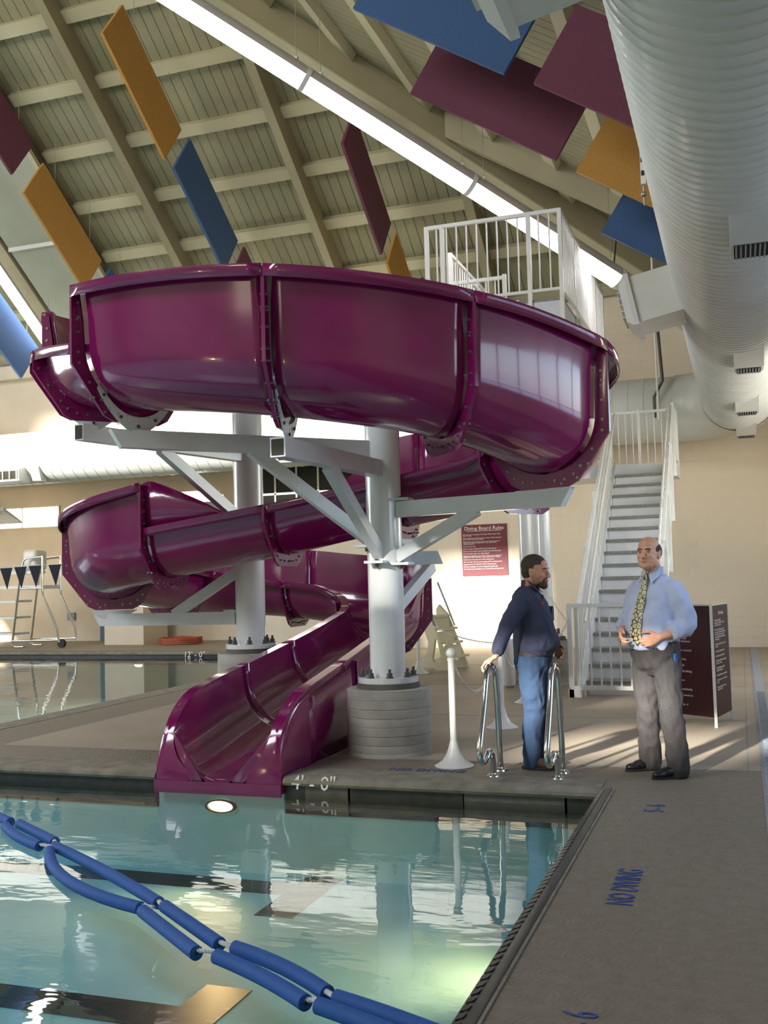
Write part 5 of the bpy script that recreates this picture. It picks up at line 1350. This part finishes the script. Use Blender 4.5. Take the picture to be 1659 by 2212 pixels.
# foam noodle float line
def noodle(a, b, bow, label, par):
    a, b = V((*a, -.105)), V((*b, -.105)); d = (b-a).normalized(); s = V((-d.y, d.x, 0)); pts = [a.lerp(b, i/10)+s*bow*4*(i/10)*(1-i/10) for i in range(11)]
    t = thing('pool_noodle', label, 'float', tuple(a), 'blue foam noodles of the float line'); r = .034
    part(MB().tube(pts, r, 20), 'foam_tube', 'noodle', t, True)
    for e, q in ((pts[0], pts[0]-d*.002), (pts[-1], pts[-1]+d*.002)): part(MB().tube([q, q+(q-e)*.6+(q-e).normalized()*.001], .010, 10), 'core_hole', 'gap', t)
ND = [((-5.06, 6.10), (-4.44, 5.68), -.03, 'lower blue noodle of the first pair at the left edge'), ((-5.00, 6.17), (-4.41, 5.80), .0, 'upper blue noodle of the first pair at the left edge'),
      ((-4.30, 5.60), (-3.07, 4.74), -.13, 'bowed blue noodle below the black lane line'), ((-4.34, 5.70), (-3.02, 4.84), .02, 'straight blue noodle above the bowed one'),
      ((-3.03, 4.70), (-2.45, 4.24), .0, 'lower blue noodle of the middle pair'), ((-2.96, 4.80), (-2.40, 4.37), .0, 'upper blue noodle of the middle pair'),
      ((-2.34, 4.23), (-1.74, 3.87), .02, 'lower blue noodle of the fourth pair'), ((-2.31, 4.35), (-1.69, 3.98), .03, 'upper blue noodle of the fourth pair'),
      ((-1.68, 3.86), (-1.10, 3.60), .01, 'lower blue noodle cut by the bottom edge'), ((-1.64, 3.95), (-1.05, 3.70), .01, 'upper blue noodle cut by the bottom edge'),
      ((-5.6, 6.5), (-5.1, 6.2), 0, 'blue noodle end at the very left edge')]
for a, b, bow, lb in ND: noodle(a, b, bow, lb, None)
rp = thing('float_rope', 'twisted white rope joining the blue foam noodles', 'rope', (-3.05, 4.78, -.1))
for a, b in (((-4.46, 5.69), (-4.30, 5.66)), ((-4.42, 5.80), (-4.31, 5.69)), ((-3.09, 4.76), (-2.99, 4.74)), ((-3.03, 4.85), (-2.96, 4.78)), ((-2.47, 4.25), (-2.33, 4.26)), ((-2.41, 4.38), (-2.31, 4.33)), ((-1.76, 3.88), (-1.66, 3.88)), ((-1.70, 3.98), (-1.63, 3.93))):
    a, b = V((*a, -.095)), V((*b, -.095)); mb = MB()
    for ph in (0, 2.1, 4.2):
        d = (b-a).normalized(); s = V((-d.y, d.x, 0)); mb.tube([a.lerp(b, i/24)+s*.008*cos(ph+i*.7)+V((0,0,.006*sin(ph+i*.7))) for i in range(25)], .0055, 6)
    part(mb, 'rope_piece', 'rope', rp, True)
# portable steps behind the slide
t = thing('portable_steps', 'tan moulded portable pool steps with steel handrail behind the slide', 'steps', (-5.1, 17.0, 0))
def side_panel(y0):
    outer = [(-.62, 0), (-.40, 0), (-.36, .05), (-.02, .05), (.02, 0), (.42, 0), (.40, .10), (-.12, 1.12), (-.34, 1.30), (-.42, 1.20), (-.40, .98), (-.30, .90), (-.16, .55), (-.22, .30), (-.36, .20), (-.62, .12)]
    return outer
ang = radians(12); ex = V((cos(ang), -sin(ang)*.3, 0)).normalized(); ey = V((.25, .97, 0)).normalized(); o_ = V((-4.98, 16.7, 0)); KX, KZ = .66, .84
for k, yy in enumerate((0, .6)):
    bm = bmesh.new(); pts = side_panel(0); vs_ = [bm.verts.new(o_+ex*x*KX+ey*yy+V((0,0,z*KZ))) for x, z in pts]
    hole_ = [(-.02, .16), (.16, .16), (.18, .24), (.08, .62), (.03, .62), (-.06, .24)]
    hv_ = [bm.verts.new(o_+ex*x*KX+ey*yy+V((0,0,z*KZ))) for x, z in hole_]
    es = [bm.edges.new((vs_[i], vs_[(i+1) % len(vs_)])) for i in range(len(vs_))]+[bm.edges.new((hv_[i], hv_[(i+1) % len(hv_)])) for i in range(len(hv_))]
    bmesh.ops.triangle_fill(bm, use_beauty=True, edges=es)
    ext_ = bmesh.ops.extrude_face_region(bm, geom=bm.faces[:]); bmesh.ops.translate(bm, verts=[g_ for g_ in ext_['geom'] if isinstance(g_, bmesh.types.BMVert)], vec=ey*.05)
    bmesh.ops.recalc_face_normals(bm, faces=bm.faces)
    me = bpy.data.meshes.new('side_panel'); bm.to_mesh(me); bm.free(); me.materials.append(M['tan']); me.transform(Matrix.Translation(-t.location)); obj('side_panel', me, t)
for i, (x, z) in enumerate(((.36, .26), (.20, .54), (.06, .82), (-.10, 1.08))):
    a = o_+ex*x*KX+ey*.05+V((0,0,z*KZ)); part(MB().beam(a-ex*.0, a+ey*.55, .17, .04, upv=(0,0,1)), 'step_tread', 'tan', t)
    if i < 3: part(MB().beam(a-ex*.08+V((0,0,.10)), a-ex*.08+ey*.55+V((0,0,.10)), .02, .19), 'step_riser', 'tan', t)
for yy in (.02, .63): part(MB().tube([o_+ex*.05+ey*yy+V((0,0,.72)), o_+ex*-.05+ey*yy+V((0,0,.98)), o_+ex*-.25+ey*yy+V((0,0,1.48))], .02, 10), 'handrail', 'chrome', t, True)
# lifeguard chair at the left
t = thing('lifeguard_chair', 'tall tubular steel lifeguard chair with white seat at the left edge', 'lifeguard chair', (-17.6, 22.6, 0))
T_ = lambda pts, nm='frame_tube', r=.028: part(MB().tube(pts, r, 10), nm, 'chrome', t, True)
for dy in (0, .75):
    T_([(-17.9, 22.3+dy, .03), (-18.15, 22.3+dy, .02), (-18.28, 22.3+dy, .08), (-18.25, 22.3+dy, .24), (-18.0, 22.3+dy, 1.9), (-17.9, 22.3+dy, 2.28), (-17.8, 22.3+dy, 2.35), (-17.3, 22.3+dy, 2.38)])
    T_([(-17.3, 22.3+dy, 2.40), (-17.3, 22.3+dy, 1.5), (-17.28, 22.3+dy, 1.34), (-16.84, 22.3+dy, .48), (-16.80, 22.3+dy, .14)])
    T_([(-18.25, 22.3+dy, .18), (-16.8, 22.3+dy, .20)]); T_([(-18.0, 22.3+dy, 1.56), (-17.3, 22.3+dy, 1.56)])
for z in (.36, .79, 1.22): part(MB().box((-19.3, 22.3, z-.03), (-18.25+z*.08, 22.95, z+.03)), 'ladder_step', 'rail_white', t)
part(MB().box((-19.3, 22.3, 1.56), (-17.3, 23.05, 1.63)), 'foot_platform', 'rail_white', t)
part(MB().box((-18.5, 22.4, 1.94), (-17.75, 23.0, 2.02)), 'seat', 'plastic_white', t)
s_ = MB().box((-18.08, 22.45, 2.02), (-17.62, 22.95, 2.58)); o = part(s_, 'seat_back', 'plastic_white', t); b_ = o.modifiers.new('bevel', 'BEVEL'); b_.width = .1; b_.segments = 4
part(MB().tube([(-16.74, 22.3, .11), (-16.74, 22.38, .11)], .11, 20), 'wheel', 'black', t, True)
# pennant line
pt = V((-12.9, 14.0, 1.98)); pe = V((-10.2, 14.0, 1.96)); ln = thing('pennant_line', 'string of dark backstroke pennants at the left edge', 'pennants', tuple(pt))
part(MB().tube([(-24, 14.0, 1.78), (-12.9, 14.0, 1.93), (-6.5, 14.0, 2.0)], .006, 6), 'cord', 'rope', ln)
for k in range(8):
    x = -10.62-.29*k-(.10 if k > 0 else 0)
    part(MB().prism([(x-.125, 14.0, 1.955-.012*k), (x+.125, 14.0, 1.96-.012*k), (x+.02, 14.0, 1.60-.012*k)], (0, .006, 0)), 'pennant', 'pennant', ln)
# far left alcove: door, box column, outlet, hose, lights, window
dt = thing('door_1', None, None, (-15.6, 24.95, 0), kind='structure')
part(MB().box((-17.35, 24.9, 0), (-17.2, 25.0, 2.2)), 'door_frame', 'door_frame', dt); part(MB().box((-15.9, 24.9, 0), (-15.75, 25.0, 2.2)), 'door_frame', 'door_frame', dt)
part(MB().box((-17.2, 24.94, 0), (-15.9, 25.0, 2.12)), 'door_leaf', 'door', dt); part(MB().box((-17.0, 24.92, 1.1), (-16.1, 24.95, 1.9)), 'door_pane', 'glass_dark', dt)
part(MB().box((-17.35, 24.9, 2.12), (-15.75, 25.0, 2.25)), 'door_frame', 'door_frame', dt)
t = thing('box_column', 'square cream masonry pier under the slide at the left', 'pier', (-15.5, 23.8, 0)); part(MB().box((-16.1, 23.3, 0), (-14.9, 24.5, 3.75)), 'pier_body', 'wall_up', t)
t = thing('socket_box', 'small grey outlet box low on the alcove wall', 'outlet', (-18.4, 24.98, .7)); part(MB().box((-18.5, 24.94, .6), (-18.25, 25.0, .82)), 'cover', 'grate', t)
t = thing('hose_coil', 'coiled orange hose lying beside the square pier', 'hose', (-13.9, 23.5, 0))
hp = [(-13.9+(.55+.05*sin(k*.37))*cos(k*.25), 23.5+(.45+.04*sin(k*.5))*sin(k*.25), .03+.022*(k // 25)+.01*sin(k)) for k in range(175)]
part(MB().tube(hp, .02, 8), 'hose_tube', 'hose', t, True)
for i, (x0, x1, lb) in enumerate(((-19.2, -18.2, 'glowing square wall lamp under the duct at the left'), (-12.75, -11.75, 'glowing square wall lamp right of the first one under the duct'))):
    t = thing('alcove_lamp', lb, 'lamp', ((x0+x1)/2, 21.6, 3.6))
    part(MB().box((x0, 21.6, 3.52), (x1, 21.8, 3.8)), 'lamp_body', 'rail_white', t); part(MB().box((x0+.05, 21.585, 3.56), (x1-.35, 21.6, 3.76)), 'lens', 'lamp_lit', t)
    part(MB().prism([(x0-.1, 21.75, 3.7), (x0-.1, 22.5, 3.35), (x0-.1, 22.5, 3.3), (x0-.1, 21.75, 3.6)], (x1-x0+.2, 0, 0)), 'reflector', 'rail_white', t)
wn = thing('window_9', None, None, (-9.4, YW, 3.9), kind='structure')
part(MB().box((-10.85, YW-.03, 3.0), (-8.1, YW-.0, 4.35)), 'pane_backing', 'glass_dark', wn)
for k in range(6): part(MB().box((-10.85+k*.55-.02, YW-.06, 3.0), (-10.85+k*.55+.02, YW-.02, 4.35)), 'mullion', 'mullion', wn)
for z in (3.0, 3.62, 4.33): part(MB().box((-10.87, YW-.06, z-.02), (-8.08, YW-.02, z+.03)), 'mullion', 'mullion', wn)
wn = thing('window_10', None, None, (-19.9, 24.97, 3.6), kind='structure')  # glowing panes added in place of a bright patch of reflected sun
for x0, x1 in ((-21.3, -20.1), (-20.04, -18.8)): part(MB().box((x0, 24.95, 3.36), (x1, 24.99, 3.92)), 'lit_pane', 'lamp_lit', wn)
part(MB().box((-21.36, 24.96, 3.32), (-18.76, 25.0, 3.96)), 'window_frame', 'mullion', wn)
# conduit and cable near the tube end
t = thing('hanging_cable', 'thin dark power cable looping beside the end of the long tube lamp', 'cable', (-1.4, 15, 6.5)); part(MB().tube([(-1.55, 15.0, 6.1), (-1.5, 15, 6.5), (-1.3, 15, 6.62), (-1.1, 15, 6.5), (-.95, 15, 6.75)], .012, 6), 'cord', 'black', t, True)
t = thing('pull_cord', 'thin pale cord hanging in front of the far duct at the right', 'cord', (-1.5, 19.9, 5)); part(MB().tube([(-1.35, 19.9, 8.0), (-1.35, 19.9, 4.45)], .02, 6), 'cord_line', 'rail_white', t)
part(MB().tube([(-1.30, 19.95, 6.2), (-1.25, 19.95, 5.2), (-1.42, 19.95, 4.9), (-1.42, 19.95, 4.5)], .03, 8), 'cable_tail', 'dark_steel', t, True)
